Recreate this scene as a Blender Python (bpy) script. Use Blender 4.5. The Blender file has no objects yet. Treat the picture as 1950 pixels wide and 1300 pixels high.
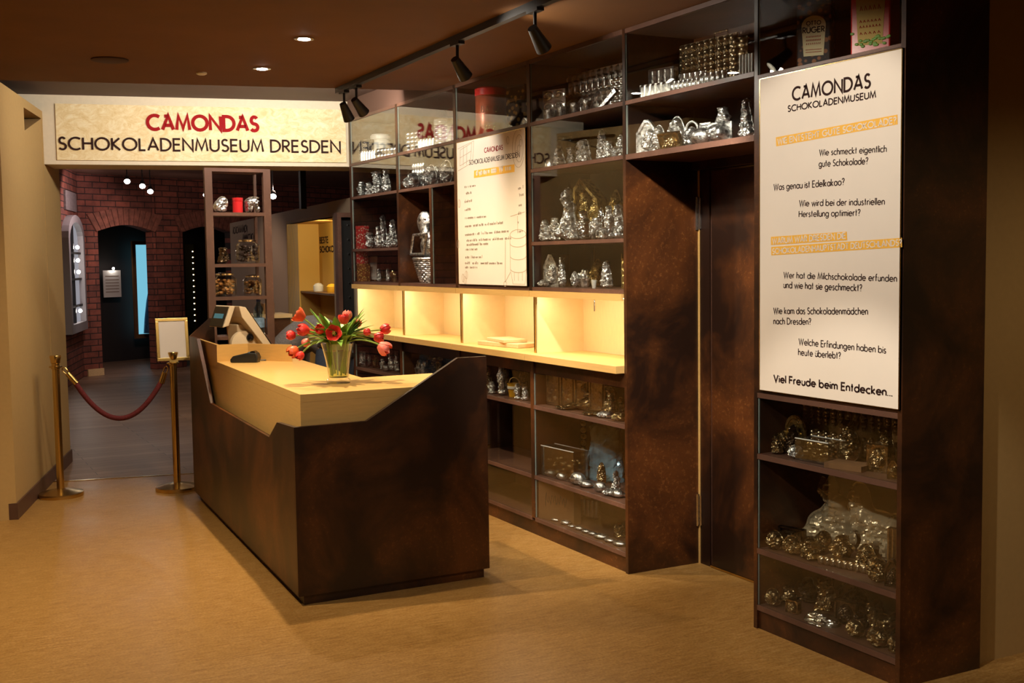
import bpy, bmesh, math, random
from mathutils import Vector, Matrix, noise
R = math.radians
random.seed(7)
C = bpy.context.scene.collection
SC = bpy.context.scene

# ------------------------------------------------------------------ camera
CAM = (2210.8003109190754, 0.4838635367045982, 0.07114005972207724, 0.013839350726224314, 3.2331155564415637)
EXPOSURE = 0.0
WORLD = .03
NICHE = 4.2
RECESS = 34
DOWNLIGHTS = [(-1.362, 5.784, 190, 150), (-1.304, 6.764, 120, 150), (-2.75, 5.5, 200, 110), (-3.1, 1.5, 30, 150), (.9, 1.3, 50, 150)]
TRACK_AND_FILL = [(-.66, 6.6, .1, 6.9, 2.1, 30, 100), (-.65, 7.6, .1, 7.9, 2.1, 45, 100), (-.70, 5.5, .1, 5.3, 1.9, 16, 100), (-.85, 4.3, .15, 5.3, .6, 60, 44), (-.95, 4.9, .2, 4.35, 2.35, 30, 90), (-.79, 3.75, .3, 4.95, 1.45, 190, 60), (-.69, 5.9, -.28, 5.6, 0, 80, 46), (-1.6, 3.1, 0, 3.47, 1.70, 100, 56), (-2.3, 3.2, -1.15, 5.2, .95, 90, 44), (-2.6, 2.2, .1, 3.5, .55, 210, 26), (-2.0, 3.3, .1, 5.38, .55, 210, 25)]
SIGN_FILL = [((-1.3, 7.66, 2.80), (-1.4, 9.2, 2.58), 62, 2.3, .05)]
HALL = [((.6, 12.5, 2.3), (.9, 14.5, 2.95), 30, 140, (1, .74, .62)), ((-.5, 16.2, 2.6), (-1.2, 17.2, 2.0), 55, 110, (1, .72, .70)), ((-.1, 16.6, 2.6), (.6, 18.2, 1.6), 38, 110, (1, .70, .58)), ((-.6, 13.0, 2.7), (-.6, 13.5, 0), 50, 140, (1, .74, .60)), ((.9, 14, 2.5), (1.5, 18, 2.2), 40, 110, (1, .74, .6)), ((-1.0, 10.5, 2.7), (-1.0, 10.9, 0), 14, 130, (1, .78, .66))]
def make_camera():
    f, yaw, pitch, roll, D = CAM
    fw = Vector((math.sin(yaw), math.cos(yaw), 0)); rt = Vector((math.cos(yaw), -math.sin(yaw), 0)); up = Vector((0, 0, 1))
    f2 = fw*math.cos(pitch) - up*math.sin(pitch); u2 = up*math.cos(pitch) + fw*math.sin(pitch)
    r3 = rt*math.cos(roll) - u2*math.sin(roll); u3 = u2*math.cos(roll) + rt*math.sin(roll)
    cd = bpy.data.cameras.new('camera'); co = bpy.data.objects.new('camera', cd); C.objects.link(co)
    m = Matrix((r3, u3, -f2)).transposed().to_4x4(); m.translation = Vector((-D, 0, 1.62))
    co.matrix_world = m
    cd.sensor_width = 36; cd.lens = 36*f/1950; cd.clip_start = .05
    SC.camera = co
make_camera()
SC.view_settings.view_transform = 'Standard'
SC.view_settings.look = 'None'
SC.view_settings.gamma = 1
SC.view_settings.exposure = EXPOSURE
SC.cycles.caustics_reflective = False
SC.cycles.caustics_refractive = False
SC.cycles.max_bounces = 8
SC.cycles.transparent_max_bounces = 16
SC.cycles.sample_clamp_indirect = 4

# ------------------------------------------------------------------ world and lights
w = bpy.data.worlds.new('world'); SC.world = w; w.use_nodes = True
w.node_tree.nodes['Background'].inputs[0].default_value = (1, .72, .45, 1)
w.node_tree.nodes['Background'].inputs[1].default_value = WORLD
WARM = (1, .80, .51); MID = (1, .86, .66); COOL = (1, .93, .88)
def spot(loc, to, watts, angle=120, blend=.6, col=WARM, radius=.03):
    l = bpy.data.lights.new('spot_light', 'SPOT'); l.energy = watts; l.color = col
    l.spot_size = R(angle); l.spot_blend = blend; l.shadow_soft_size = radius
    o = bpy.data.objects.new('spot_light', l); C.objects.link(o); o.location = loc
    o.rotation_euler = (Vector(to) - Vector(loc)).to_track_quat('-Z', 'Y').to_euler()
    return o
def area(loc, to, watts, sx, sy, col=WARM):
    l = bpy.data.lights.new('area_light', 'AREA'); l.energy = watts; l.color = col; l.shape = 'RECTANGLE'; l.size = sx; l.size_y = sy
    o = bpy.data.objects.new('area_light', l); C.objects.link(o); o.location = loc
    o.rotation_euler = (Vector(to) - Vector(loc)).to_track_quat('-Z', 'Y').to_euler()
    return o
# downlights: seen pair above the counter, unseen ones beyond, last added to brighten pillar
for x, y, p, ang in DOWNLIGHTS:
    spot((x, y, 2.735), (x, y, 0), p, ang, .5)
# ceiling track heads, plus added unseen spots for poster, counter and low shelves
for x, y, tx, ty, tz, p, ang in TRACK_AND_FILL:
    spot((x, y, 2.60), (tx, ty, tz), p, ang, .5, (1, .91, .76))
# added unseen fill behind the ceiling step, brightens the sign and soffit
for loc, to, p, sx, sy in SIGN_FILL:
    area(loc, to, p, sx, sy, (1, .93, .80))
# museum hall behind the opening: its spotlights, plus added unseen fill
for loc, to, p, ang, col in HALL:
    spot(loc, to, p, ang, .5, col, .04)
# led strips of the lit niches
for y0, y1 in ((8.885, 7.915), (7.895, 6.925), (6.905, 5.92), (5.90, 4.935)):
    o = area((.035, (y0+y1)/2, 1.4085), (.16, (y0+y1)/2, 1.1), NICHE, .03, abs(y0-y1)-.1, (1, .90, .66))
    o.rotation_euler = (0, R(-25), 0)

# ------------------------------------------------------------------ helpers
class MB:
    def __init__(s): s.v = []; s.f = []
    def add(s, vs, fs):
        n = len(s.v); s.v += [tuple(p) for p in vs]; s.f += [tuple(n+i for i in q) for q in fs]; return s
    def box(s, x0, x1, y0, y1, z0, z1, m=None):
        vs = [(x, y, z) for x in (x0, x1) for y in (y0, y1) for z in (z0, z1)]
        if m is not None: vs = [m @ Vector(p) for p in vs]
        return s.add(vs, [(0, 1, 3, 2), (4, 6, 7, 5), (0, 4, 5, 1), (2, 3, 7, 6), (0, 2, 6, 4), (1, 5, 7, 3)])
    def prism(s, poly, m, d0, d1):
        """polygon in local xy, extruded along local z, through matrix m"""
        n = len(poly)
        a = [m @ Vector((x, y, d0)) for x, y in poly]; b = [m @ Vector((x, y, d1)) for x, y in poly]
        return s.add(a+b, [tuple(range(n-1, -1, -1)), tuple(range(n, 2*n))] + [(i, (i+1) % n, n+(i+1) % n, n+i) for i in range(n)])
    def lathe(s, prof, c=(0, 0, 0), n=20, m=None, sx=1, sy=1):
        vs = []; fs = []; k = len(prof)
        for r, z in prof:
            for i in range(n):
                a = 2*math.pi*i/n; p = Vector((r*math.cos(a)*sx, r*math.sin(a)*sy, z))
                p = m @ p if m is not None else p
                vs.append(p + Vector(c))
        for j in range(k-1):
            for i in range(n):
                i2 = (i+1) % n; fs.append((j*n+i, j*n+i2, (j+1)*n+i2, (j+1)*n+i))
        if prof[0][0] > 1e-5: fs.append(tuple(range(n-1, -1, -1)))
        if prof[-1][0] > 1e-5: fs.append(tuple((k-1)*n+i for i in range(n)))
        return s.add(vs, fs)
    def cyl(s, p0, p1, r0, r1=None, n=14):
        p0 = Vector(p0); p1 = Vector(p1); r1 = r0 if r1 is None else r1
        return s.tube([p0, p1], [r0, r1], n)
    def tube(s, pts, r, n=8):
        pts = [Vector(p) for p in pts]; rs = r if isinstance(r, (list, tuple)) else [r]*len(pts)
        vs = []; fs = []; prev = None
        for i, p in enumerate(pts):
            t = (pts[min(i+1, len(pts)-1)] - pts[max(i-1, 0)]).normalized()
            ref = Vector((0, 0, 1)) if abs(t.z) < .95 else Vector((1, 0, 0))
            if prev is None: a = t.cross(ref).normalized()
            else: a = (prev - t*prev.dot(t)).normalized()
            prev = a; b = t.cross(a)
            for k in range(n):
                q = 2*math.pi*k/n; vs.append(p + (a*math.cos(q) + b*math.sin(q))*rs[i])
        for j in range(len(pts)-1):
            for k in range(n):
                k2 = (k+1) % n; fs.append((j*n+k, j*n+k2, (j+1)*n+k2, (j+1)*n+k))
        fs.append(tuple(range(n-1, -1, -1))); fs.append(tuple((len(pts)-1)*n+k for k in range(n)))
        return s.add(vs, fs)
    def sphere(s, c, r, n=12, m=8, sx=1, sy=1, sz=1):
        prof = [(max(r*math.sin(math.pi*j/m), 1e-6), -r*math.cos(math.pi*j/m)*sz) for j in range(m+1)]
        return s.lathe(prof, c, n, None, sx, sy)
    def build(s, name, mat, parent=None, smooth=False, bevel=0, off=None):
        me = bpy.data.meshes.new(name)
        vs = s.v if off is None else [(p[0]-off[0], p[1]-off[1], p[2]-off[2]) for p in s.v]
        me.from_pydata(vs, [], s.f); me.update()
        bm = bmesh.new(); bm.from_mesh(me); bmesh.ops.recalc_face_normals(bm, faces=bm.faces)
        bm.to_mesh(me); bm.free()
        if smooth:
            for p in me.polygons: p.use_smooth = True
            try: me.set_sharp_from_angle(angle=R(42))
            except Exception: pass
        me.materials.append(mat)
        o = bpy.data.objects.new(name, me); C.objects.link(o)
        if parent is not None: o.parent = parent
        if bevel:
            b = o.modifiers.new('bevel', 'BEVEL'); b.width = bevel; b.segments = 2; b.limit_method = 'ANGLE'
        return o
def tag(o, label, cat, group=None):
    o['label'] = label; o['category'] = cat
    if group: o['group'] = group
    return o
def thing(name, label, cat, loc=(0, 0, 0), rz=0, group=None):
    o = bpy.data.objects.new(name, None); C.objects.link(o); o.location = loc; o.rotation_euler = (0, 0, rz); o.empty_display_size = .1
    return tag(o, label, cat, group)
def struct(o):
    o['kind'] = 'structure'; return o
def wpart(name, mb, mat, root, **k):
    """part given in world coordinates under an unrotated root"""
    return mb.build(name, mat, root, off=tuple(root.location), **k)

# ------------------------------------------------------------------ materials
def nodes(name):
    m = bpy.data.materials.new(name); m.use_nodes = True
    nt = m.node_tree; return m, nt, nt.nodes['Principled BSDF']
def coords(nt, scale=(1, 1, 1)):
    tc = nt.nodes.new('ShaderNodeTexCoord'); mp = nt.nodes.new('ShaderNodeMapping'); mp.inputs['Scale'].default_value = scale
    nt.links.new(tc.outputs['Object'], mp.inputs['Vector']); return mp.outputs['Vector']
def ramp(nt, fac, stops):
    r = nt.nodes.new('ShaderNodeValToRGB'); e = r.color_ramp.elements
    while len(e) < len(stops): e.new(.5)
    for i, (p, c) in enumerate(stops): e[i].position = p; e[i].color = (*c, 1)
    nt.links.new(fac, r.inputs[0]); return r.outputs[0]
def noise_tex(nt, vec, scale, detail=4, rough=.55, dist=0):
    n = nt.nodes.new('ShaderNodeTexNoise'); n.inputs['Scale'].default_value = scale; n.inputs['Detail'].default_value = detail
    n.inputs['Roughness'].default_value = rough; n.inputs['Distortion'].default_value = dist
    nt.links.new(vec, n.inputs['Vector']); return n.outputs[0]
def bump(nt, b, h, strength=.2, dist=.01):
    n = nt.nodes.new('ShaderNodeBump'); n.inputs['Strength'].default_value = strength; n.inputs['Distance'].default_value = dist
    nt.links.new(h, n.inputs['Height']); nt.links.new(n.outputs[0], b.inputs['Normal'])
def mat(name, col, rough=.5, metal=0, nscale=0, var=.25, bmp=0, spec=.5, stretch=(1, 1, 1), emit=None):
    m, nt, b = nodes(name)
    b.inputs['Roughness'].default_value = rough; b.inputs['Metallic'].default_value = metal
    b.inputs['Specular IOR Level'].default_value = spec
    if nscale:
        v = coords(nt, stretch); n = noise_tex(nt, v, nscale)
        c = ramp(nt, n, [(.3, tuple(x*(1-var) for x in col)), (.7, tuple(min(1, x*(1+var)) for x in col))])
        nt.links.new(c, b.inputs['Base Color'])
        if bmp: bump(nt, b, n, bmp)
    else: b.inputs['Base Color'].default_value = (*col, 1)
    if emit:
        b.inputs['Emission Color'].default_value = (*emit[0], 1); b.inputs['Emission Strength'].default_value = emit[1]
    return m
def rust(name, dark, warm, speck, rough=.38):
    """dark patinated board: blotches of rust over near black brown"""
    m, nt, b = nodes(name); v = coords(nt)
    n1 = noise_tex(nt, v, 1.9, 7, .62, .5); n2 = noise_tex(nt, v, 55, 3, .7)
    c1 = ramp(nt, n1, [(.42, dark), (.55, tuple((a*.65+c*.35) for a, c in zip(dark, warm))), (.74, warm)])
    s = ramp(nt, n2, [(.55, (0, 0, 0)), (.75, (1, 1, 1))]); k = ramp(nt, n1, [(.48, (0, 0, 0)), (.66, (1, 1, 1))])
    mu = nt.nodes.new('ShaderNodeMix'); mu.data_type = 'RGBA'; mu.blend_type = 'MULTIPLY'; mu.inputs[0].default_value = 1
    nt.links.new(s, mu.inputs[6]); nt.links.new(k, mu.inputs[7])
    mx = nt.nodes.new('ShaderNodeMix'); mx.data_type = 'RGBA'
    nt.links.new(mu.outputs[2], mx.inputs[0]); nt.links.new(c1, mx.inputs[6]); mx.inputs[7].default_value = (*speck, 1)
    nt.links.new(mx.outputs[2], b.inputs['Base Color']); b.inputs['Roughness'].default_value = rough
    bump(nt, b, n2, .06, .002); return m
def glass(name, tint=(1, 1, 1), rough=.0, base=.04, gain=1.0):
    """thin clear sheet: see-through with angle dependent mirror reflection (Schlick)"""
    m = bpy.data.materials.new(name); m.use_nodes = True; nt = m.node_tree; nt.nodes.clear()
    out = nt.nodes.new('ShaderNodeOutputMaterial'); mix = nt.nodes.new('ShaderNodeMixShader')
    tr = nt.nodes.new('ShaderNodeBsdfTransparent'); tr.inputs[0].default_value = (*tint, 1)
    gl = nt.nodes.new('ShaderNodeBsdfGlossy'); gl.inputs['Roughness'].default_value = rough
    g = nt.nodes.new('ShaderNodeNewGeometry'); dt = nt.nodes.new('ShaderNodeVectorMath'); dt.operation = 'DOT_PRODUCT'
    nt.links.new(g.outputs['Normal'], dt.inputs[0]); nt.links.new(g.outputs['Incoming'], dt.inputs[1])
    def mth(op, a, b_=None):
        n = nt.nodes.new('ShaderNodeMath'); n.operation = op
        for i, q in enumerate((a, b_)):
            if q is None: continue
            if isinstance(q, (int, float)): n.inputs[i].default_value = q
            else: nt.links.new(q, n.inputs[i])
        return n.outputs[0]
    c = mth('ABSOLUTE', dt.outputs['Value']); k = mth('POWER', mth('SUBTRACT', 1.0, c), 4.0)
    fr = mth('MINIMUM', mth('MULTIPLY', mth('ADD', base, mth('MULTIPLY', k, 1-base)), gain), 1.0)
    nt.links.new(fr, mix.inputs[0]); nt.links.new(tr.outputs[0], mix.inputs[1]); nt.links.new(gl.outputs[0], mix.inputs[2]); nt.links.new(mix.outputs[0], out.inputs[0])
    return m
def veil(name, col, alpha):
    m, nt, b = nodes(name); b.inputs['Base Color'].default_value = (*col, 1); b.inputs['Roughness'].default_value = .25; b.inputs['Alpha'].default_value = alpha; b.inputs['Metallic'].default_value = .5
    bump(nt, b, noise_tex(nt, coords(nt), 40, 3), .6, .006); return m
def emitter(name, col, s): return mat(name, (.03, .03, .03), .4, emit=(col, s))

def cast(name, col, rough, strength):
    """pressed sheet metal: fine cast wrinkles over larger dents"""
    m, nt, b = nodes(name); v = coords(nt); b.inputs['Metallic'].default_value = 1; b.inputs['Roughness'].default_value = rough
    n1 = noise_tex(nt, v, 45, 3, .6, .5); n2 = noise_tex(nt, v, 130, 2, .6)
    c = ramp(nt, n1, [(.38, tuple(x*.30 for x in col)), (.56, col)]); nt.links.new(c, b.inputs['Base Color'])  # low noise darkens the colour, painting shade into the creases
    ad = nt.nodes.new('ShaderNodeMath'); ad.operation = 'MULTIPLY_ADD'; ad.inputs[1].default_value = .45
    nt.links.new(n2, ad.inputs[0]); nt.links.new(n1, ad.inputs[2]); bump(nt, b, ad.outputs[0], strength, .0045); return m
M = {}
M['board'] = rust('dark_patina_board', (.017, .0062, .0030), (.135, .040, .009), (.22, .078, .020))
M['edge'] = rust('brown_board_edge', (.085, .040, .027), (.17, .078, .050), (.26, .135, .085), .42)
M['beech'] = mat('beech_laminate', (.62, .375, .125), .38, nscale=14, var=.05, stretch=(1, 1, 9))
M['niche'] = mat('niche_laminate', (.74, .57, .29), .45, nscale=14, var=.04, stretch=(1, 9, 1))
M['yellowply'] = mat('yellow_ply', (.66, .43, .165), .45, nscale=10, var=.04, stretch=(1, 1, 7))
M['beige'] = mat('beige_wall_paint', (.42, .265, .100), .8, nscale=40, var=.03)
M['white_wall'] = mat('cream_wall_paint', (.66, .56, .42), .8, nscale=40, var=.03)
M['ceiling'] = mat('brown_ceiling_paint', (.150, .058, .009), .75, nscale=3, var=.08)
M['soffit'] = mat('taupe_soffit_paint', (.092, .044, .029), .7, nscale=4, var=.06)
M['skirt'] = mat('skirting_brown', (.09, .04, .025), .5, nscale=8, var=.15)
M['silver'] = cast('tinned_metal', (.90, .89, .88), .34, .9)
M['chrome'] = mat('polished_metal', (.85, .84, .82), .16, 1, nscale=30, var=.06, bmp=.15)
M['bronze'] = cast('tarnished_metal', (.55, .40, .215), .26, .9)
M['tray'] = mat('tin_tray', (.74, .72, .68), .30, 1, nscale=90, var=.16, bmp=.10)
M['traybronze'] = mat('bronze_tray', (.52, .41, .27), .30, 1, nscale=90, var=.22, bmp=.10)
M['gold'] = cast('golden_metal', (.62, .46, .19), .3, .8)
M['brass'] = mat('brushed_brass', (.62, .42, .15), .25, 1, nscale=20, var=.06, stretch=(1, 1, .05))
M['dark'] = cast('blackened_metal', (.15, .10, .06), .36, .8)
M['black'] = mat('matte_black', (.012, .011, .011), .45)
M['screen'] = mat('black_screen', (.006, .006, .008), .08)
M['white'] = mat('white_plastic', (.72, .70, .66), .4)
M['grey'] = mat('grey_plastic', (.30, .26, .23), .4)
M['ivory'] = mat('ivory_plastic', (.66, .54, .40), .38)
M['paper'] = mat('poster_paper', (.80, .70, .60), .7, nscale=6, var=.015)
M['sheet'] = mat('white_sheet', (.55, .48, .44), .5)
M['ink'] = mat('dark_ink', (.032, .013, .011), .8, spec=.12)
M['redink'] = mat('red_ink', (.29, .008, .010), .8, spec=.15)
M['paleink'] = mat('pale_ink', (.24, .17, .12), .8, spec=.2)
M['faint'] = mat('faint_print', (.50, .39, .28), .8, spec=.2)
M['amber'] = mat('amber_band', (.88, .47, .06), .6)
M['woodb'] = mat('brown_wood', (.17, .085, .03), .5, nscale=12, var=.3, stretch=(8, 8, 1))
M['pale'] = mat('pale_wood', (.60, .43, .22), .5, nscale=12, var=.12, stretch=(1, 8, 8))
M['carton'] = mat('cardboard', (.14, .065, .025), .8, nscale=12, var=.12)
M['foil'] = mat('crumpled_foil', (.6, .58, .54), .22, 1, nscale=25, var=.2, bmp=.8)
M['bag'] = mat('blue_film', (.20, .36, .46), .2, .15, nscale=9, var=.6, bmp=.7)
M['clear'] = glass('clear_plastic', (.93, .93, .91), .12, .16, 1.7)
M['clearg'] = veil('smoky_plastic', (.72, .57, .36), .72)
M['frost'] = glass('frosted_plastic', (.92, .91, .88), .25, .34, 1.4)
M['pane'] = glass('glass_pane', (.97, .98, .97), 0, .045, 1.2)
M['pane_edge'] = mat('glass_edge', (.28, .34, .31), .2)
M['jarglass'] = glass('jar_glass', (.97, .98, .98), .02, .06, 1.2)
M['red'] = mat('red_paint', (.55, .018, .02), .3)
M['redbrown'] = mat('red_brown_tin', (.30, .055, .018), .35, .3, nscale=9, var=.4)
M['yellow'] = mat('yellow_paint', (.62, .33, .02), .4)
M['rope'] = mat('red_velvet', (.10, .008, .010), .9, nscale=90, var=.3, bmp=.3)
M['stem'] = mat('tulip_stem', (.20, .30, .035), .45)
M['leaf'] = mat('tulip_leaf', (.15, .30, .035), .4, nscale=18, var=.3, stretch=(1, 1, .2))
M['petal'] = mat('red_petal', (.72, .035, .025), .4, nscale=14, var=.35)
M['petalo'] = mat('orange_petal', (.72, .10, .025), .4, nscale=14, var=.25)
M['petalp'] = mat('pink_petal', (.78, .16, .12), .4, nscale=12, var=.4)
M['pollen'] = mat('pollen', (.55, .40, .05), .6)
M['water'] = glass('vase_water', (.82, .88, .50), .02, .03, 1)
M['skin'] = mat('skin', (.50, .27, .17), .5)
M['hair'] = mat('brown_hair', (.03, .016, .01), .6, nscale=80, var=.4)
M['knit'] = mat('grey_knit', (.125, .112, .118), .9, nscale=120, var=.25, bmp=.3)
M['denim'] = mat('dark_denim', (.022, .032, .06), .85, nscale=120, var=.3)
M['leather'] = mat('black_leather', (.02, .015, .012), .4)
M['sole'] = mat('shoe_rubber', (.03, .03, .03), .7)
M['lampw'] = emitter('lamp_glow', (1, .9, .8), 60)
M['ledw'] = emitter('led_glow', (1, .85, .55), 14)
M['dots'] = emitter('led_dots', (1, .95, .85), 7)
M['lcd'] = emitter('display_glow', (.12, .5, .55), .25)
M['cyan'] = emitter('lit_backdrop', (.22, .62, .80), .85)
M['lightcase'] = emitter('lit_vitrine', (.75, .75, .85), .32)
M['green_led'] = emitter('green_led', (.05, 1, .35), 2)
M['dress'] = mat('blue_satin', (.05, .17, .36), .45, nscale=30, var=.3)
M['orangebag'] = mat('tan_leather', (.45, .20, .05), .5)
M['bottle'] = glass('blue_bottle', (.45, .62, .75), .05, .12, 1.5)
M['choc'] = mat('wrapped_sweets', (.28, .14, .06), .25, .5, nscale=30, var=.8, bmp=.4)
M['wicker'] = M['silver']

def floor_mat():
    m, nt, b = nodes('marbled_linoleum'); v = coords(nt); v2 = coords(nt, (1.6, 8, 1))
    n1 = noise_tex(nt, v, 1.6, 5, .6); n2 = noise_tex(nt, v2, 7, 5, .7, .4); n3 = noise_tex(nt, v, 90, 2, .6)
    a = ramp(nt, n2, [(.30, (.25, .122, .033)), (.5, (.34, .182, .052)), (.70, (.42, .24, .085))])
    c = ramp(nt, n3, [(.35, (.82, .78, .7)), (.65, (1.1, 1.1, 1.1))])
    mx = nt.nodes.new('ShaderNodeMix'); mx.data_type = 'RGBA'; mx.blend_type = 'MULTIPLY'; mx.inputs[0].default_value = 1
    nt.links.new(a, mx.inputs[6]); nt.links.new(c, mx.inputs[7])
    nt.links.new(mx.outputs[2], b.inputs['Base Color'])
    r = ramp(nt, n1, [(.3, (.28, .28, .28)), (.7, (.40, .40, .40))]); nt.links.new(r, b.inputs['Roughness']); b.inputs['Specular IOR Level'].default_value = .35
    return m
M['floor'] = floor_mat()
def plank_mat():
    m, nt, b = nodes('grey_brown_planks'); v = coords(nt)
    br = nt.nodes.new('ShaderNodeTexBrick'); br.inputs['Scale'].default_value = 1; br.inputs['Brick Width'].default_value = 1.3; br.inputs['Row Height'].default_value = .13
    br.inputs['Mortar Size'].default_value = .003; br.inputs['Color1'].default_value = (.19, .112, .068, 1); br.inputs['Color2'].default_value = (.29, .185, .12, 1); br.inputs['Mortar'].default_value = (.03, .02, .015, 1)
    nt.links.new(v, br.inputs['Vector'])
    n = noise_tex(nt, coords(nt, (2, 26, 1)), 3, 5, .6)
    c = ramp(nt, n, [(.3, (.7, .68, .66)), (.7, (1.15, 1.15, 1.15))])
    mx = nt.nodes.new('ShaderNodeMix'); mx.data_type = 'RGBA'; mx.blend_type = 'MULTIPLY'; mx.inputs[0].default_value = 1
    nt.links.new(br.outputs[0], mx.inputs[6]); nt.links.new(c, mx.inputs[7]); nt.links.new(mx.outputs[2], b.inputs['Base Color'])
    b.inputs['Roughness'].default_value = .42; return m
M['planks'] = plank_mat()
def brick_mat():
    m, nt, b = nodes('old_red_brick')
    tc = nt.nodes.new('ShaderNodeTexCoord'); mp = nt.nodes.new('ShaderNodeMapping'); mp.inputs['Rotation'].default_value = (R(-90), 0, 0)
    nt.links.new(tc.outputs['Object'], mp.inputs['Vector'])
    br = nt.nodes.new('ShaderNodeTexBrick'); br.inputs['Scale'].default_value = 1; br.inputs['Brick Width'].default_value = .25; br.inputs['Row Height'].default_value = .088
    br.inputs['Mortar Size'].default_value = .0075; br.inputs['Mortar Smooth'].default_value = .4; br.inputs['Bias'].default_value = -.1
    br.inputs['Color1'].default_value = (.20, .060, .038, 1); br.inputs['Color2'].default_value = (.105, .036, .026, 1); br.inputs['Mortar'].default_value = (.022, .013, .011, 1)
    nt.links.new(mp.outputs[0], br.inputs['Vector'])
    n = noise_tex(nt, mp.outputs[0], 5, 5, .7); c = ramp(nt, n, [(.3, (.55, .5, .5)), (.7, (1.35, 1.25, 1.25))])
    mx = nt.nodes.new('ShaderNodeMix'); mx.data_type = 'RGBA'; mx.blend_type = 'MULTIPLY'; mx.inputs[0].default_value = 1
    nt.links.new(br.outputs[0], mx.inputs[6]); nt.links.new(c, mx.inputs[7]); nt.links.new(mx.outputs[2], b.inputs['Base Color'])
    b.inputs['Roughness'].default_value = .8
    iv = nt.nodes.new('ShaderNodeMath'); iv.operation = 'SUBTRACT'; iv.inputs[0].default_value = 1; nt.links.new(br.outputs['Fac'], iv.inputs[1])
    bump(nt, b, iv.outputs[0], .7, .02); return m
M['brick'] = brick_mat()
M['vouss'] = mat('arch_brick', (.16, .055, .036), .8, nscale=14, var=.4)
def canvas_mat():
    m, nt, b = nodes('sign_canvas'); v = coords(nt, (1, 1, 1.6))
    n = noise_tex(nt, v, 11, 6, .75, 1.0)
    c = ramp(nt, n, [(.36, (.66, .47, .22)), (.52, (.76, .60, .345)), (.64, (.82, .70, .47))])
    nt.links.new(c, b.inputs['Base Color']); b.inputs['Roughness'].default_value = .6; bump(nt, b, n, .08, .004); return m
M['canvas'] = canvas_mat()
def tinprint(name, c1, c2, scale):
    m, nt, b = nodes(name); v = coords(nt)
    vo = nt.nodes.new('ShaderNodeTexVoronoi'); vo.inputs['Scale'].default_value = scale; nt.links.new(v, vo.inputs['Vector'])
    c = ramp(nt, vo.outputs['Distance'], [(.28, c1), (.42, c2)]); nt.links.new(c, b.inputs['Base Color'])
    b.inputs['Roughness'].default_value = .5; b.inputs['Specular IOR Level'].default_value = .2; return m
M['pattern'] = tinprint('patterned_tin', (.5, .46, .4), (.05, .05, .06), 70)
M['redtin'] = tinprint('red_printed_tin', (.62, .5, .38), (.42, .03, .03), 55)
M['goldtin'] = tinprint('gold_printed_tin', (.62, .40, .12), (.2, .07, .02), 60)
M['greentin'] = tinprint('green_printed_tin', (.16, .13, .05), (.035, .035, .015), 60)
M['blacktin'] = tinprint('black_gold_tin', (.26, .10, .04), (.012, .010, .014), 38)
M['goldblack'] = tinprint('gold_black_tin', (.45, .32, .10), (.03, .022, .015), 30)
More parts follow.
